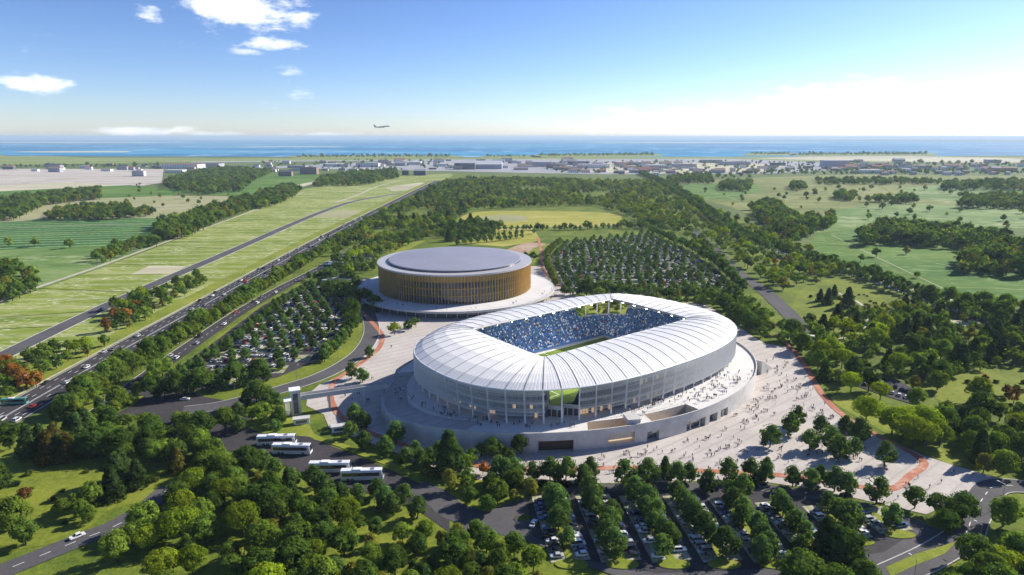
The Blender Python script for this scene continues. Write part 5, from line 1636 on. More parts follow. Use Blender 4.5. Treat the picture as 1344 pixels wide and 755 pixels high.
# low hedges and shrubs
def bush_mesh(seed):
    r = np.random.RandomState(seed); V = []; F = []; T = []
    for ci in range(9):
        a = r.uniform(0, 6.28); q = r.uniform(0, .34); c = np.array([math.cos(a) * q, math.sin(a) * q, r.uniform(.25, .55)]); tone = r.uniform(.7, 1.3)
        for _ in range(26):
            d = r.normal(size=3); d /= np.linalg.norm(d); p = c + d * r.uniform(.2, .34); p[2] = max(.0, p[2])
            n = d + np.array([0, 0, .5]) + r.normal(size=3) * .4; n /= np.linalg.norm(n)
            x = np.cross(n, r.normal(size=3)); x /= np.linalg.norm(x); y = np.cross(n, x); s = .11; k = len(V)
            V.extend([p - x * s, p - y * s * .7, p + x * s, p + y * s * .7]); F.append((k, k + 1, k + 2, k + 3)); T.append(tone * r.uniform(.8, 1.2))
    me = bpy.data.meshes.new('bush'); me.from_pydata([tuple(v) for v in V], [], F)
    at = me.attributes.new('tone', 'FLOAT', 'FACE'); at.data.foreach_set('value', np.array(T, dtype=np.float32)); me.materials.append(M['leaf']); return me
BUSH = [bush_mesh(i) for i in range(3)]
def bushes(words, n, px, s, cols, group):
    poly = [(p.x, p.y) for p in gp(px)]
    x0, x1 = min(p[0] for p in poly), max(p[0] for p in poly); y0, y1 = min(p[1] for p in poly), max(p[1] for p in poly)
    P = []; tries = 0
    while len(P) < n and tries < n * 40:
        tries += 1
        x, y = rt.uniform(x0, x1), rt.uniform(y0, y1)
        if inside((x, y), poly) and not on_road(x, y): P.append((x, y))
    P.sort(key=lambda q: pix((q[0], q[1], 0))[0])
    for i_, (x, y) in enumerate(P):
        v = rt.uniform(.8, 1.2)
        o = link('shrub', rt.choice(BUSH), None, (x, y, 0), rt.uniform(0, 6), tuple(q * v for q in rt.choice(cols)))
        k = s * rt.uniform(.7, 1.3); o.scale = (k * 1.3, k * 1.3, k)
        prop(o, ordinal(i_) + ' from left of the ' + words, 'shrub', group)
DG = [(.022, .05, .016), (.03, .06, .018)]; YG = [(.10, .13, .02), (.08, .11, .02)]
bushes('dark low hedge shrubs along the lower plaza edge', 60, [(650, 634), (740, 637), (860, 636), (980, 632), (1057, 643), (1120, 656), (1118, 659), (1050, 647), (980, 636), (860, 640), (740, 641), (650, 638)], 2.4, DG, 'hedge shrubs along the lower plaza edge')
bushes('small shrubs on the lower left park lawn', 22, [(-20, 700), (30, 620), (150, 590), (240, 600), (200, 650), (60, 700)], 2.0, DG + YG, 'shrubs on the lower left lawn')
bushes('low shrubs on the clearing beside the woodland road', 18, [(1045, 412), (1060, 384), (1150, 388), (1150, 405)], 2.2, DG, 'shrubs on the clearing')
bushes('dark shrubs under the west rim of the arena platform', 26, [(500, 398), (520, 408), (560, 414), (600, 416), (600, 419), (540, 417), (505, 408)], 2.2, DG, 'shrubs under the arena platform')
bushes('olive shrubs on the far right clearing', 22, [(1240, 520), (1270, 495), (1400, 495), (1380, 540), (1290, 536)], 2.4, YG + DG, 'shrubs on the right clearing')
# ================================================================== PARKING BAYS, VEHICLES, PEOPLE, LAMPS
zmd = nz()
ZCAR = {'south_lot': zmd, 'west_lot': zmd, 'north_lot': zmd, 'highway': zr, 'access_road': zs, 'junction': zs + .02, 'park_road': zw, 'lot_road': zq}
for a, b, w, zone in MEDIANS:
    d = (b - a).normalized()
    ribbon('parking_bays', [a, (a + b) / 2, b], w + 10.2, zmd, M['bay'])
    ribbon('planted_median', [a, (a + b) / 2, b], w, zmd, M['verge'], 0, .13)
# end islands of the south car park medians
for a, b, w, zone in MEDIANS:
    if zone != 'south_lot': continue
    if b.y < a.y: a, b = b, a
    b = a
    d = (b - a).normalized()
    for e, s in ((a, -1),):
        c = e - Vector((0, 1)) * 1.5
        pts = [(c.x + math.cos(t) * 5.2, c.y + math.sin(t) * 2.4) for t in [i * math.pi / 10 for i in range(20)]]
        mb = MB(); mb.prism(pts, 0, zmd + .15, 0, True, False)
        o = mb.build('lawn_island', M['verge']); prop(o, None, None, None, 'structure')


def car_meshes(kind):
    L, W, H, hood, boot = {'saloon': (4.6, 1.82, 1.45, 1.35, .95), 'hatch': (4.1, 1.76, 1.5, 1.1, .25), 'suv': (4.7, 1.9, 1.72, 1.25, .2), 'van': (5.2, 1.98, 2.1, .75, .1)}[kind]
    zb, zs = .28, (.86 if kind != 'van' else 1.05)
    b = MB()
    # lower body: rounded plan, three levels
    def plan(k, z):
        hx, hy = L / 2 * k, W / 2 * (k if k > .9 else .95)
        return [(-hx, -hy * .78, z), (-hx * .93, -hy, z), (hx * .86, -hy, z), (hx, -hy * .70, z), (hx, hy * .70, z), (hx * .86, hy, z), (-hx * .93, hy, z), (-hx, hy * .78, z)]
    lev = [plan(.96, zb), plan(1.0, zb + .22), plan(.985, zs - .1), plan(.95, zs)]
    for i in range(3): b.add(lev[i] + lev[i + 1], [(k, (k + 1) % 8, 8 + (k + 1) % 8, 8 + k) for k in range(8)])
    b.add(lev[3], [tuple(range(8))]); b.add(lev[0], [tuple(range(7, -1, -1))])
    # roof with its four pillars; greenhouse as glass
    x0, x1 = -L / 2 + boot, L / 2 - hood; r0, r1 = x0 + .38, x1 - .62
    wy, ry = W / 2 * .93, W / 2 * .76
    b.box(((r0 + r1) / 2, 0, H - .04), (r1 - r0 + .1, ry * 2 + .04, .09))
    for s in (-1, 1):
        for p, q in (((x0 + .05, s * wy), (r0, s * ry)), ((x1 - .05, s * wy), (r1, s * ry))):
            b.tube((p[0], p[1], zs - .02), (q[0], q[1], H - .03), .06, n=5)
    g = MB()
    lo = [(x0, -wy, zs), (x1, -wy, zs), (x1, wy, zs), (x0, wy, zs)]; hi = [(r0, -ry, H - .08), (r1, -ry, H - .08), (r1, ry, H - .08), (r0, ry, H - .08)]
    g.add(lo + hi, [(0, 1, 5, 4), (1, 2, 6, 5), (2, 3, 7, 6), (3, 0, 4, 7)])
    wh = MB(); wh.tube((0, -.11, 0), (0, .11, 0), .33, n=12); wh.tube((0, -.115, 0), (0, .115, 0), .19, n=8, mi=1)
    hl = MB(); hl.box((0, 0, 0), (.16, .38, .15))
    return dict(body=b.mesh('car_body', [M['car_paint']]), glass=g.mesh('car_windows', [M['carglass']]), wheel=wh.mesh('car_wheel', [M['black'], M['steel']]), lamp=hl.mesh('car_lamp', [M['white']]), L=L, W=W, kind=kind)
CARS = {k: car_meshes(k) for k in ('saloon', 'hatch', 'suv', 'van')}
def car_joined(c):
    b = bmesh.new(); b.from_mesh(c['body']); n0 = len(b.faces)
    b.from_mesh(c['glass']); b.faces.ensure_lookup_table()
    for f in b.faces[n0:]: f.material_index = 1
    for sx in (-1, 1):
        for sy in (-1, 1):
            n1 = len(b.verts); n2 = len(b.faces); b.from_mesh(c['wheel']); b.verts.ensure_lookup_table(); b.faces.ensure_lookup_table()
            for v in b.verts[n1:]: v.co += Vector((sx * c['L'] * .30, sy * (c['W'] / 2 - .12), .33))
            for f in b.faces[n2:]: f.material_index = 2
    me = bpy.data.meshes.new('car_whole'); b.to_mesh(me); b.free()
    for m in (M['car_paint'], M['carglass'], M['black']): me.materials.append(m)
    return me
CARJ = {k: car_joined(c) for k, c in CARS.items()}
PAINT = [('white', (.80, .80, .79), 34), ('silver', (.48, .49, .50), 18), ('grey', (.16, .165, .17), 12), ('black', (.018, .018, .02), 18), ('dark blue', (.03, .06, .16), 9), ('blue', (.05, .14, .35), 3), ('red', (.35, .03, .025), 4), ('beige', (.45, .40, .30), 2)]
rc = random.Random(5)
def paint():
    t = rc.random() * sum(p[2] for p in PAINT)
    for p in PAINT:
        t -= p[2]
        if t <= 0: return p
    return PAINT[0]
KW = {'saloon': 'saloon car', 'hatch': 'small hatchback car', 'suv': 'tall estate car', 'van': 'van'}
CARLIST = []     # x, y, heading, zone
def car_at(x, y, rz, zone):
    px, py, d = pix((x, y, .7))
    if d < 60 or not (-30 < px < PW + 30) or py > PH + 15: return
    CARLIST.append(dict(x=x, y=y, rz=rz, zone=zone, px=px, d=d, kind=rc.choices(['saloon', 'hatch', 'suv', 'van'], [38, 30, 26, 6])[0], paint=paint()))
FILL = {'south_lot': .70, 'west_lot': .72, 'north_lot': .66}
for x, y, a, zone in BAYS:
    if rc.random() < FILL[zone]: car_at(x + rc.uniform(-.15, .15), y + rc.uniform(-.2, .2), a + (math.pi if rc.random() < .4 else 0) + rc.uniform(-.03, .03), zone)
def road_cars(line, offs, step, zone, ymax, dirs=None):
    for o in offs:
        pts = offset_line(line, o)
        s = rc.uniform(0, step)
        for p, t in walk(pts, 4.0):
            s -= 4
            if s <= 0:
                s = step * rc.uniform(.35, 1.8)
                if p.y < ymax: car_at(p.x, p.y, math.atan2(t.y, t.x) + (math.pi if o > 0 else 0), zone)
road_cars(HW, [5.5, 9.0, -5.5, -9.0, 2.0, -2.0], 75, 'highway', 1100)
road_cars(SECOND, [2.6, -2.6], 34, 'access_road', 560)
road_cars(SWROAD, [2.2], 45, 'park_road', 260)
road_cars(INNER, [2.6, -2.6], 400, 'service_road', 800)
for px, a in [((196, 508), 1.57), ((220, 507), 1.6), ((243, 526), .2), ((210, 499), 1.5), ((1252, 690), .9), ((1110, 655), .3), ((1003, 640), .2), ((700, 690), 1.2)]:
    p = G(*px); car_at(p.x, p.y, a, 'junction' if px[0] < 300 else 'lot_road')
wp = gp([(1120, 506), (1150, 496), (1180, 500), (1215, 522), (1200, 532), (1160, 520)])
for i in range(16):
    q = wp[0].lerp(wp[4], .1 + .8 * (i % 8) / 7) + (wp[1] - wp[0]) * (.25 if i < 8 else .7)
    if rc.random() < .85: car_at(q.x, q.y, 1.0, 'wood_lot')
CARLIST.sort(key=lambda c: c['d'] if c['zone'] in ('highway', 'access_road', 'park_road', 'junction', 'lot_road') else c['d'] * 1.02)
CZ = {'south_lot': 'in the south car park', 'west_lot': 'in the west car park', 'north_lot': 'in the north car park', 'highway': 'driving on the wide highway', 'access_road': 'on the access road beside the tree belt', 'park_road': 'on the road through the lower left park', 'service_road': 'on the service road', 'junction': 'at the road junction on the left', 'lot_road': 'on the road beside the south car park', 'wood_lot': 'parked in the small wood car park'}
fam = {}
for i, c in enumerate(CARLIST[:300]): c['near'] = i < 110; fam.setdefault((c['zone'], c['kind'], c['paint'][0]), []).append(c)
def ordinal(i):
    if i < 12: return ORD[i]
    tens = {1: 'teen', 2: 'twenty', 3: 'thirty', 4: 'forty', 5: 'fifty', 6: 'sixty', 7: 'seventy', 8: 'eighty', 9: 'ninety'}
    n = i + 1
    if n < 20: return ['thirteenth', 'fourteenth', 'fifteenth', 'sixteenth', 'seventeenth', 'eighteenth', 'nineteenth'][n - 13]
    if n % 10 == 0: return tens[n // 10][:-1] + 'ieth'
    return tens[n // 10] + '-' + ORD[n % 10 - 1]
for (zone, kind, pn), L in fam.items():
    L.sort(key=lambda c: c['px'])
    for i, c in enumerate(L):
        base = pn + ' ' + KW[kind] + ' ' + CZ[zone]
        lab = base if len(L) == 1 else ordinal(i) + ' from left of ' + base.replace(' car ', ' cars ', 1).replace(' van ', ' vans ', 1)
        nm = 'van' if kind == 'van' else 'car'
        grp = 'cars ' + CZ[zone]
        me = CARS[kind]
        if c['near']:
            r = empty(nm, (c['x'], c['y'], ZCAR.get(c['zone'], .3)), c['rz']); prop(r, lab, nm, grp)
            link('body', me['body'], r, None, None, c['paint'][1]); link('windows', me['glass'], r)
            for sx in (-1, 1):
                for sy in (-1, 1): link('wheel', me['wheel'], r, (sx * me['L'] * .30, sy * (me['W'] / 2 - .12), .33))
            for sy in (-1, 1): link('headlight', me['lamp'], r, (me['L'] / 2 - .09, sy * me['W'] * .33, .62))
        else:
            o = link(nm, CARJ[kind], None, (c['x'], c['y'], ZCAR.get(c['zone'], .3)), c['rz'], c['paint'][1]); prop(o, lab, nm, grp)
def far_cars(L):
    b = MB(); cols = []
    for c in L:
        ca, sa = math.cos(c['rz']), math.sin(c['rz'])
        me = CARJ[c['kind']]
        base = len(b.v)
        for v in me.vertices: b.v.append((c['x'] + v.co.x * ca - v.co.y * sa, c['y'] + v.co.x * sa + v.co.y * ca, v.co.z + zmd))
        for p in me.polygons:
            if p.material_index == 2 and len(p.vertices) > 4: continue
            b.f.append(tuple(base + i for i in p.vertices)); b.m.append(0)
            cols.append(c['paint'][1] if p.material_index == 0 else (.02, .022, .028))
    if not b.f: return
    me = b.mesh('distant_parked_cars', [M['crowd']])
    at = me.attributes.new('cloth', 'FLOAT_COLOR', 'FACE'); at.data.foreach_set('color', np.array([(*c, 1) for c in cols], dtype=np.float32).ravel())
    prop(link('distant_parked_cars', me), 'rows of small parked cars in the farther car parks', None, None, 'stuff')
far_cars(CARLIST[300:])
print('CARS', len(CARLIST))


# ---- coaches
def coach_parts(L=13.0, W=2.55, H=3.5):
    b = MB()
    prof = [(-W / 2, .35), (W / 2, .35), (W / 2, 1.35), (W / 2 - .02, 3.0), (W / 2 - .3, H - .05), (-W / 2 + .3, H - .05), (-W / 2 + .02, 3.0), (-W / 2, 1.35)]
    n = len(prof)
    for x0, x1 in ((-L / 2, L / 2),):
        vs = [(x0, y, z) for y, z in prof] + [(x1 - (.35 if z > 2 else 0), y, z) for y, z in prof]
        b.add(vs, [(i, (i + 1) % n, n + (i + 1) % n, n + i) for i in range(n)] + [tuple(range(n - 1, -1, -1)), tuple(range(n, 2 * n))])
    g = MB(); g.box((-.3, 0, 2.2), (L - 1.6, W + .03, 1.15))
    f = MB(); f.add([(L / 2 + .02, -W / 2 + .1, 1.25), (L / 2 + .02, W / 2 - .1, 1.25), (L / 2 - .3, W / 2 - .2, 3.15), (L / 2 - .3, -W / 2 + .2, 3.15), (L / 2 - .2, -W / 2 + .1, 1.25), (L / 2 - .2, W / 2 - .1, 1.25), (L / 2 - .5, W / 2 - .2, 3.15), (L / 2 - .5, -W / 2 + .2, 3.15)], [(0, 1, 2, 3), (0, 3, 7, 4), (1, 5, 6, 2), (3, 2, 6, 7), (0, 4, 5, 1), (4, 7, 6, 5)])
    u = MB(); u.box((-1.5, 0, H + .08), (2.6, 1.6, .3))
    u2 = MB(); u2.box((3.2, 0, H + .03), (1.1, 1.0, .2))
    w = MB(); w.tube((0, -.16, 0), (0, .16, 0), .5, n=14); w.tube((0, -.165, 0), (0, .165, 0), .28, n=10, mi=1)
    mi = MB(); mi.tube((L / 2 - .3, W / 2 - .1, 2.9), (L / 2 + .3, W / 2 + .3, 2.6), .05); mi.box((L / 2 + .3, W / 2 + .32, 2.35), (.12, .3, .55))
    return [('body', b.mesh('coach_body', [M['car_paint']])), ('side_windows', g.mesh('coach_glass', [M['carglass']])), ('windscreen', f.mesh('coach_screen', [M['carglass']])), ('roof_unit', u.mesh('coach_ac', [M['white']])), ('roof_hatch', u2.mesh('coach_hatch', [M['steel']])), ('mirror', mi.mesh('coach_mirror', [M['black']]))], w.mesh('coach_wheel', [M['black'], M['steel']])
CP, CWH = coach_parts()
def coach(px, rz, col, label, group, sc=1.0):
    p = G(*px) if len(px) == 2 else Vector(px)
    r = empty('coach', (p.x, p.y, zb), rz); r.scale = (sc, sc, sc); prop(r, label, 'coach', group)
    for nm, me in CP: link(nm, me, r, None, None, col)
    for x in (-4.2, -2.9, 4.1):
        for s in (-1, 1): link('wheel', CWH, r, (x, s * 1.14, .5))
wt = (.82, .82, .81)
cg = 'coaches parked in the lower coach park'
coach((364, 584), R(4), wt, 'white coach parked behind another at the upper end of the lower coach park', cg, 1.25)
coach((384, 596), R(-2), wt, 'white coach with open asphalt ahead at the upper end of the lower coach park', cg, 1.25)
coach((434, 620), R(2), wt, 'white coach half behind a tree in the middle of the lower coach park', cg, 1.25)
coach((476, 630), R(3), wt, 'white coach closest to the lawn bank in the lower coach park', cg, 1.25)
cg2 = 'coaches parked west of the arena'
for i, (px, col, w) in enumerate([((462, 339), (.03, .035, .06), 'dark'), ((459, 341.5), wt, 'white'), ((448, 346), (.06, .3, .16), 'green'), ((442, 350), wt, 'pale'), ((436, 353), (.05, .26, .16), 'deep green')]):
    coach(px, R(-8), col, w + ' coach in the row beside trees west of the arena', cg2, 1.3)
cg3 = 'coaches standing beside the highway'
coach((20, 531), R(8), (.10, .36, .28), 'green coach standing on the verge beside the highway', cg3, .9)

# ---- people
def person_mesh(name, walk_=0.0, arm=0.2):
    me = bpy.data.meshes.new(name + '_skeleton')
    s = walk_
    V = [(0, 0, .95), (0, 0, 1.15), (0, 0, 1.40), (0, 0, 1.52), (.02, 0, 1.66), (.02, 0, 1.76),
         (0, .10, .90), (s * .22, .11, .50), (s * .12, .11, .08), (s * .12 + .14, .11, .04), (0, -.10, .90), (-s * .16, -.11, .50), (-s * .42, -.11, .10), (-s * .42 + .14, -.11, .05),
         (0, .19, 1.40), (-s * .12, .25, 1.13), (-s * .1 + .1 * arm, .27, .88), (0, -.19, 1.40), (s * .12, -.25, 1.13), (s * .22 + .1 * arm, -.26, .90)]
    E = [(0, 1), (1, 2), (2, 3), (3, 4), (4, 5), (0, 6), (6, 7), (7, 8), (8, 9), (0, 10), (10, 11), (11, 12), (12, 13), (2, 14), (14, 15), (15, 16), (2, 17), (17, 18), (18, 19)]
    rad = [.13, .12, .13, .055, .095, .06, .085, .06, .045, .035, .085, .06, .045, .035, .06, .045, .035, .06, .045, .035]
    me.from_pydata(V, E, [])
    o = bpy.data.objects.new(name, me); COL.objects.link(o)
    sk = o.modifiers.new('skin', 'SKIN')
    for i, r_ in enumerate(rad): me.skin_vertices[0].data[i].radius = (r_, r_ * (1.25 if i in (1, 2) else 1))
    me.skin_vertices[0].data[0].use_root = True
    ss = o.modifiers.new('smooth', 'SUBSURF'); ss.levels = ss.render_levels = 1
    dg = bpy.context.evaluated_depsgraph_get(); ev = o.evaluated_get(dg)
    m2 = bpy.data.meshes.new_from_object(ev)
    bpy.data.objects.remove(o)
    m2.materials.clear()
    for m in (M['shirt_cloth'], M['trousers'], M['skin'], M['hair'], M['black']): m2.materials.append(m)
    for p in m2.polygons:
        c = p.center
        if c.z > 1.70 or (c.z > 1.58 and c.x < -.02): k = 3
        elif c.z > 1.50: k = 2
        elif abs(c.y) > .2 and c.z < .98: k = 2
        elif c.z > .96 or abs(c.y) > .2: k = 0
        elif c.z > .12: k = 1
        else: k = 4
        p.material_index = k; p.use_smooth = True
    return m2
PM = [person_mesh('stander', 0, .5), person_mesh('walker', 1.0, .3), person_mesh('stroller', -.8, .2)]
CLOTH = [('black', (.015, .015, .018), 40), ('navy', (.02, .03, .08), 20), ('grey', (.12, .12, .13), 14), ('white', (.7, .7, .68), 10), ('blue', (.05, .14, .4), 8), ('red', (.4, .04, .03), 4), ('brown', (.12, .07, .04), 4)]
rp = random.Random(9)
PEOPLE = []
def people(zone, poly, n, z=0.0, world=False):
    if not world: poly = [(p.x, p.y) for p in [G(a, b, z) for a, b in poly]]
    x0, x1 = min(p[0] for p in poly), max(p[0] for p in poly); y0, y1 = min(p[1] for p in poly), max(p[1] for p in poly)
    k = 0; tries = 0
    while k < n and tries < 4000:
        tries += 1
        x, y = rp.uniform(x0, x1), rp.uniform(y0, y1)
        if not inside((x, y), poly): continue
        g = rp.choice([1, 1, 2, 2, 3])
        a = rp.uniform(0, 6.28)
        for j in range(g):
            PEOPLE.append((x + j * .8 * math.cos(a + 1.57) + rp.uniform(-.2, .2), y + j * .8 * math.sin(a + 1.57) + rp.uniform(-.2, .2), z, a + rp.uniform(-.3, .3), zone)); k += 1
people('on the sunlit podium deck', [(800, 545), (850, 528), (900, 510), (950, 488), (985, 478), (990, 495), (960, 514), (925, 528), (880, 532), (850, 540), (835, 548)], 170, DECK + .01)
people('on the shaded podium deck', [(560, 530), (620, 548), (700, 556), (745, 556), (760, 560), (700, 565), (630, 560), (570, 546)], 62, DECK + .01)
people('on the shaded podium deck', [(512, 500), (528, 508), (548, 528), (600, 542), (590, 548), (540, 536), (515, 518)], 34, DECK + .01)
people('on the plaza right of the stadium', [(1005, 470), (1040, 475), (1070, 510), (1100, 555), (1000, 560), (940, 570), (960, 548), (1000, 520)], 170)
people('on the plaza below the stadium', [(640, 607), (760, 602), (840, 590), (940, 568), (1000, 590), (960, 622), (860, 624), (740, 624), (660, 626)], 130)
people('on the plaza among trees', [(1000, 580), (1100, 560), (1170, 605), (1140, 635), (1060, 632), (980, 615)], 80)
people('on the plaza by the running path', [(1160, 630), (1210, 612), (1260, 622), (1200, 660), (1150, 650)], 14)
people('on the plaza left of the stadium', [(440, 520), (470, 500), (490, 460), (510, 445), (530, 450), (500, 500), (480, 540), (460, 560), (445, 545)], 18)
people('on the arena platform', [(480, 372), (500, 388), (560, 402), (640, 403), (700, 392), (722, 375), (728, 385), (690, 399), (620, 410), (540, 406), (480, 390)], 22, AD + .01)
people('between arena and stadium', [(600, 412), (680, 404), (730, 388), (740, 392), (690, 402), (620, 414)], 14)
PEOPLE.sort(key=lambda q: pix(q[:3])[2])
fam = {}
for q in PEOPLE[:300]: fam.setdefault(q[4], []).append(q)
for zone, L in fam.items():
    L.sort(key=lambda q: pix(q[:3])[0]); num = {}
    for (x, y, z, a, _) in L:
        c = rp.choices(CLOTH, [w for *_, w in CLOTH])[0]; k = rp.randrange(3)
        o = link('person', PM[k], None, (x, y, z + (zp if z == 0 else 0)), a, c[1])
        s = rp.uniform(.94, 1.08); o.scale = (s, s, s)
        key = (c[0], k == 0); num[key] = num.get(key, -1) + 1
        prop(o, '%s from left of people in %s tops %s %s' % (ordinal(num[key]), c[0], 'standing' if k == 0 else 'walking', zone), 'person', 'people ' + zone)
print('PEOPLE', len(PEOPLE))
def far_crowd(L):
    b = MB(); cols = []
    for (x, y, z, a, _) in L:
        me = PM[rp.randrange(3)]; ca, sa = math.cos(a), math.sin(a); base = len(b.v); c = rp.choices(CLOTH, [w for *_, w in CLOTH])[0][1]
        for v in me.vertices: b.v.append((x + v.co.x * ca - v.co.y * sa, y + v.co.x * sa + v.co.y * ca, v.co.z + z + zp))
        for p in me.polygons:
            b.f.append(tuple(base + i for i in p.vertices)); b.m.append(0)
            cols.append((c, (.03, .035, .05), (.48, .3, .22), (.03, .02, .015), (.02, .02, .02))[p.material_index])
    if not b.f: return
    me = b.mesh('distant_crowd', [M['crowd']])
    at = me.attributes.new('cloth', 'FLOAT_COLOR', 'FACE'); at.data.foreach_set('color', np.array([(*c, 1) for c in cols], dtype=np.float32).ravel())
    prop(link('distant_crowd', me), 'strollers scattered over the farther plaza and arena platform', None, None, 'stuff')
far_crowd(PEOPLE[300:])

# ---- street lamps along the roads
def lamp_mesh():
    m = MB(); m.tube((0, 0, 0), (0, 0, 9), .10, .06, 7); m.tube((0, 0, 9), (1.8, 0, 9.5), .05, .04, 6)
    h = MB(); h.box((2.1, 0, 9.5), (.9, .3, .14))
    f = MB(); f.box((0, 0, .15), (.4, .4, .3))
    return m.mesh('lamp_pole', [M['steel']]), h.mesh('lamp_head', [M['white']]), f.mesh('lamp_foot', [M['concrete']])
LP_, LH_, LF_ = lamp_mesh()
def lamps(line, off, step, rot, words, ymax, ymin=0):
    k = 0
    for p, t in walk(offset_line(line, off), step):
        if p.y > ymax or p.y < ymin: continue
        px, py, d = pix((p.x, p.y, 0))
        if not (0 < px < PW and py < PH + 20): continue
        o = empty('street_lamp', (p.x, p.y, 0), math.atan2(t.y, t.x) + rot); prop(o, ordinal(k) + ' street lamp from the camera ' + words, 'street lamp', 'street lamps ' + words)
        link('pole', LP_, o); link('lamp_head', LH_, o); link('foot', LF_, o); k += 1
lamps(HW, 12.2, 42, -1.57, 'along the left verge of the highway', 760)
lamps(SECOND, -6.6, 40, 1.57, 'along the access road by the west car park', 600)
lamps(CURVE, -6.2, 34, 1.57, 'along the curved road beside the plaza', 500)
lamps(RROAD, 5.8, 36, -1.57, 'along the road bend at lower right', 300)
# ================================================================== FAR BUILDINGS, AEROPLANE, HAZE
rb = random.Random(13)
def building(px, wpx, hpx, wall, roof, label, depth=None, kind='flat', group=None):
    """far building standing at ground pixel px (its foot), wpx wide and hpx tall in picture terms"""
    p = G(*px); d = pix((p.x, p.y, 0))[2]
    w = wpx / FPX * d; h = hpx / FPX * d; dp = depth or max(12, w * .45)
    o = empty('building', (p.x, p.y + dp / 2, 0), rb.uniform(-.06, .06)); prop(o, label, 'building', group)
    me = MB(); me.box((0, 0, h / 2), (w, dp, h)); link('wall', me.mesh('wall', [M['painted_wall']]), o, None, None, wall)
    if kind == 'flat':
        m = MB(); m.box((0, 0, h + .25), (w + .8, dp + .8, .5)); link('roof', m.mesh('roof', [M['painted_wall']]), o, None, None, roof)
    else:
        m = MB(); rh = min(w, dp) * .28
        m.add([(-w / 2 - .4, -dp / 2 - .4, h + .01), (w / 2 + .4, -dp / 2 - .4, h + .01), (w / 2 + .4, dp / 2 + .4, h + .01), (-w / 2 - .4, dp / 2 + .4, h + .01), (-w / 2 - .4, 0, h + rh), (w / 2 + .4, 0, h + rh)], [(0, 1, 5, 4), (2, 3, 4, 5), (3, 0, 4), (1, 2, 5), (3, 2, 1, 0)])
        link('roof', m.mesh('roof', [M['painted_wall']]), o, None, None, roof)
    # windows: storey bands of single panes
    n = max(2, min(14, int(w / 7))); st_ = max(1, min(4, int(h / 4.2)))
    if wpx >= 7:
        m = MB(); m.box((0, 0, 0), (min(3.4, w / n * .6), .2, min(2.0, h / st_ * .45))); wm = m.mesh('window', [M['glass']])
        for s in range(st_):
            for i in range(n): link('window', wm, o, (-w / 2 + w * (i + .5) / n, -dp / 2 - .06, h * (s + .55) / st_))
    return o
WHT, GRY, DK, RD, BR, LIL = (.72, .72, .72), (.36, .36, .39), (.12, .12, .14), (.34, .13, .10), (.28, .2, .16), (.42, .40, .46)
LAND = [  # foot px, width, height, wall, roof, words
    ((70, 222.5), 18, 5, GRY, DK, 'grey farm building at the left end of the far tree line', 'gable'), ((10, 222.5), 14, 3.5, DK, BR, 'dark low shed at the far left edge', 'gable'),
    ((71, 226), 15, 5, GRY, BR, 'grey house at the near edge of the pale ploughed field', 'gable'), ((181, 231.5), 15, 7, (.5, .5, .52), DK, 'grey block standing alone on the pale ploughed field', 'flat'), ((160, 223), 14, 4, GRY, DK, 'grey shed in the far tree line left of the long depot', 'gable'),
    ((236, 221.5), 48, 5.5, WHT, RD, 'long white depot with red roof left of the airport', 'flat'), ((270, 220), 36, 5, LIL, DK, 'long grey depot beside the red-roofed one', 'flat'), ((228, 227), 24, 3.6, WHT, WHT, 'low white hall before the far grove', 'flat'),
    ((374, 231.5), 17, 5.5, BR, DK, 'brown house at the corner of the green field', 'gable'), ((405, 229), 22, 9, BR, DK, 'brown apartment block left of the airfield grove', 'flat'), ((394, 224), 14, 6, GRY, DK, 'grey block behind the brown apartments', 'flat'), ((440, 219), 30, 3.6, WHT, WHT, 'low white hall behind the airfield grove', 'flat'), ((482, 219.5), 30, 5, WHT, DK, 'white terminal with dark roof left of the apron', 'flat'), ((506, 216), 16, 3.6, GRY, DK, 'small grey hall beside the white terminal', 'flat'),
    ((540, 216.5), 24, 4, WHT, WHT, 'white hall on the edge of the apron', 'flat'), ((532, 230), 9, 6, DK, GRY, 'dark house at the airfield end', 'gable'), ((551, 230.5), 16, 6, DK, GRY, 'dark workshop at the airfield end', 'gable'),
    ((610, 222.5), 27, 8, (.17, .17, .2), (.3, .3, .33), 'dark hangar on the apron', 'flat'), ((641, 222), 36, 6, LIL, WHT, 'pale curved-roof hangar right of the dark one', 'gable'), ((706, 219), 30, 6, LIL, GRY, 'lilac hangar in the middle of the apron', 'flat'),
    ((760, 216.5), 26, 4.5, DK, GRY, 'dark pier of the terminal', 'flat'), ((780, 221), 40, 5, WHT, LIL, 'long white terminal hall', 'flat'), ((829, 217), 40, 4, GRY, LIL, 'grey terminal hall behind the forecourt', 'flat'), ((862, 221), 24, 4.5, WHT, WHT, 'white hall on the forecourt', 'flat'), ((899, 220), 30, 4.5, LIL, GRY, 'lilac hall in the airport row', 'flat'), ((861, 232), 7, 5, WHT, WHT, 'bright white house before the wood', 'gable'),
    ((935, 214), 26, 3.6, GRY, DK, 'grey shed at the far end of the airport row', 'flat'), ((966, 217), 38, 4.2, LIL, DK, 'long lilac warehouse right of the forecourt halls', 'flat'), ((1022, 217.5), 18, 3.5, DK, DK, 'dark shed on the sand flat', 'flat'), ((1098, 219), 32, 8, LIL, LIL, 'lilac factory right of the airport', 'flat'), ((1145, 228), 26, 4.5, WHT, WHT, 'long white shed among the right-hand houses', 'flat'), ((1305, 214), 18, 4, LIL, DK, 'lilac shed near the right edge', 'flat'), ((1320, 226), 30, 5, BR, RD, 'brown roofed depot near the right edge', 'flat')]
for px, w, h, wl, rf, words, kd in LAND: building(px, w, h, wl, rf, words, None, kd, 'buildings round the airport')
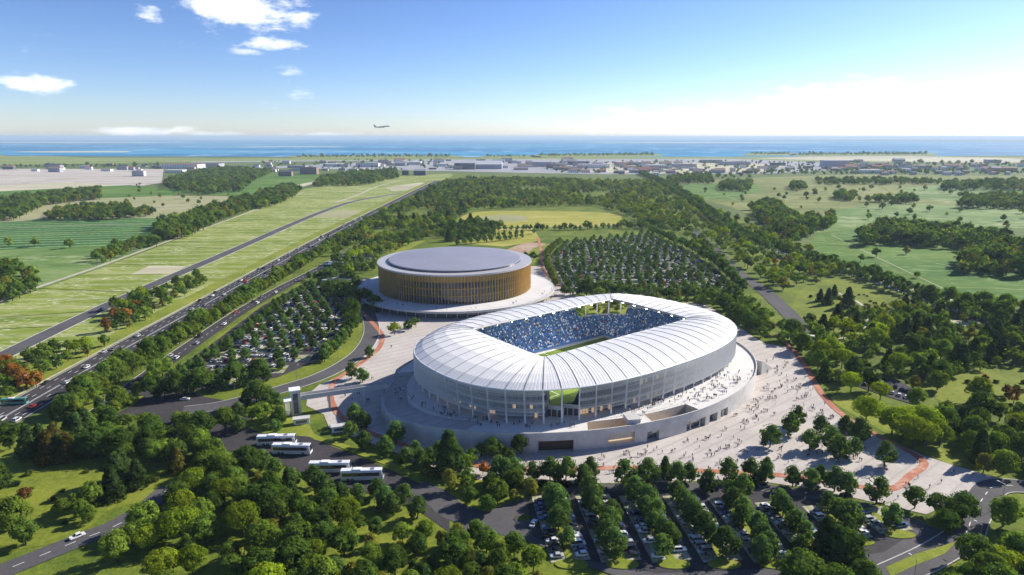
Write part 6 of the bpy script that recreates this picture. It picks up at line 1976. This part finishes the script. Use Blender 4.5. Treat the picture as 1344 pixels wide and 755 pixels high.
def rows_of_houses(n, x0, x1, y0, y1, words, wr, hr):
    L = sorted((rb.uniform(x0, x1), rb.uniform(y0, y1)) for _ in range(n))
    for i, px in enumerate(L):
        wl = rb.choice([WHT, WHT, GRY, BR, LIL, (.5, .46, .4)]); rf = rb.choice([RD, DK, GRY, BR])
        building(px, rb.uniform(*wr), rb.uniform(*hr), wl, rf, ordinal(i) + ' from left of ' + words, None, rb.choice(['gable', 'flat']), words)
rows_of_houses(26, 1125, 1290, 219, 229, 'the houses in the right-hand village', (6, 13), (3, 5))
rows_of_houses(14, 1290, 1400, 218, 229, 'the houses near the right edge', (7, 14), (3, 5))
rows_of_houses(20, 715, 850, 216, 226, 'the small halls at the airport forecourt', (6, 16), (2.5, 4.5))
rows_of_houses(18, 850, 1010, 216, 228, 'the small halls right of the forecourt', (6, 16), (2.5, 4.5))
rows_of_houses(14, 345, 470, 214, 226, 'the small buildings left of the apron', (6, 12), (2.5, 4))
rows_of_houses(12, 470, 600, 213, 221, 'the small sheds along the apron edge', (7, 16), (2.5, 4))
rows_of_houses(24, 560, 760, 210, 224, 'the small sheds on the apron', (8, 20), (2, 3.6))
rows_of_houses(22, 30, 345, 218, 226, 'the low farm sheds near the left shore', (6, 14), (2, 3.4))
rows_of_houses(40, 720, 1010, 214, 229, 'the scattered airport sheds', (5, 14), (2, 4))
rows_of_houses(30, 1120, 1344, 220, 231, 'the village cottages', (5, 10), (2.4, 4))
rows_of_houses(26, 1010, 1200, 212, 226, 'the low sheds on the sand flat', (7, 16), (2, 3.4))
for i, (x, h) in enumerate([(1236, 9), (1232, 6), (1285, 4)]):
    p = G(x, 183.4); d = pix(p)[2]; o = empty('chimney', (p.x, p.y, 14)); prop(o, ('tall', 'shorter', 'small')[i] + ' chimney on the far shore to the right', 'chimney', 'chimneys on the far shore')
    m = MB(); m.tube((0, 0, 0), (0, 0, h / FPX * d), 12, 7, 12); link('shaft', m.mesh('shaft', [M['concrete']]), o)
    m = MB(); m.tube((0, 0, h / FPX * d), (0, 0, h / FPX * d + 8), 8.5, 8.5, 12); link('cap', m.mesh('cap', [M['brown']]), o)

def aeroplane():
    D = 2250.0; d0 = px_dir(502, 166.5); P = d0 * (D / d0.y); P.z += CAM_H
    o = empty('aeroplane', P, 0); prop(o, 'white airliner taking off low over the far shore', 'aeroplane')
    o.rotation_euler = (0, R(-7), R(14)); L = 54
    f = MB(); prof = [(-27, .4, 1.6), (-20, 1.5, .9), (-10, 2.6, .1), (18, 2.6, 0), (23, 2.1, -.1), (26, 1.0, -.4), (27, .2, -.5)]
    rg = [[(x, r * math.cos(2 * math.pi * i / 14), r * math.sin(2 * math.pi * i / 14) + z) for i in range(14)] for x, r, z in prof]
    f.add([p for r in rg for p in r], [(k * 14 + i, (k + 1) * 14 + i, (k + 1) * 14 + (i + 1) % 14, k * 14 + (i + 1) % 14) for k in range(len(prof) - 1) for i in range(14)] + [tuple(range(14)), tuple(range(len(prof) * 14 - 1, len(prof) * 14 - 15, -1))])
    link('fuselage', f.mesh('fuselage', [M['white']], True), o)
    for s in (-1, 1):
        w = MB(); w.add([(6, s * 2, -1), (-3, s * 2, -1), (-9, s * 26, 1.2), (-6, s * 26, 1.2), (6, s * 2, -.3), (-3, s * 2, -.4), (-9, s * 26, 1.35), (-6, s * 26, 1.35)], [(0, 1, 2, 3), (7, 6, 5, 4), (0, 3, 7, 4), (1, 5, 6, 2), (3, 2, 6, 7)])
        link('wing', w.mesh('wing', [M['steel']]), o)
        t = MB(); t.add([(-20, s * .8, 1.4), (-24, s * .8, 1.4), (-27, s * 9, 2), (-25, s * 9, 2), (-20, s * .8, 1.7), (-24, s * .8, 1.7), (-27, s * 9, 2.15), (-25, s * 9, 2.15)], [(0, 1, 2, 3), (7, 6, 5, 4), (0, 3, 7, 4), (1, 5, 6, 2), (3, 2, 6, 7)])
        link('tailplane', t.mesh('tailplane', [M['steel']]), o)
        e = MB(); e.tube((4.5, s * 8, -2.0), (-.5, s * 8, -1.9), 1.5, 1.1, 12); link('engine', e.mesh('engine', [M['steel']]), o)
    t = MB(); t.add([(-19, -.2, 2), (-25, -.2, 1.6), (-29, -.15, 10), (-26, -.15, 10), (-19, .2, 2), (-25, .2, 1.6), (-29, .15, 10), (-26, .15, 10)], [(0, 3, 2, 1), (4, 5, 6, 7), (0, 1, 5, 4), (1, 2, 6, 5), (2, 3, 7, 6), (3, 0, 4, 7)])
    link('tail_fin', t.mesh('tail_fin', [M['glass_blue']]), o)
aeroplane()

# distant people past the three hundred, if any, stay as one crowd
def haze():
    m, k, out = new_mat('haze_air')
    v = k.n('ShaderNodeVolumePrincipled', inp={'Color': (.66, .84, 1.0, 1), 'Density': HAZE_DENSITY, 'Anisotropy': .1})
    k.t.links.new(v.outputs[0], out.inputs['Volume'])
    b = MB(); b.box((0, 79000, 90), (330000, 162000, 0 + 184)); o = b.build('haze', m)
    prop(o, 'thin blue summer haze over the plain', None, None, 'stuff')
HAZE_DENSITY = 5.2e-5
haze()
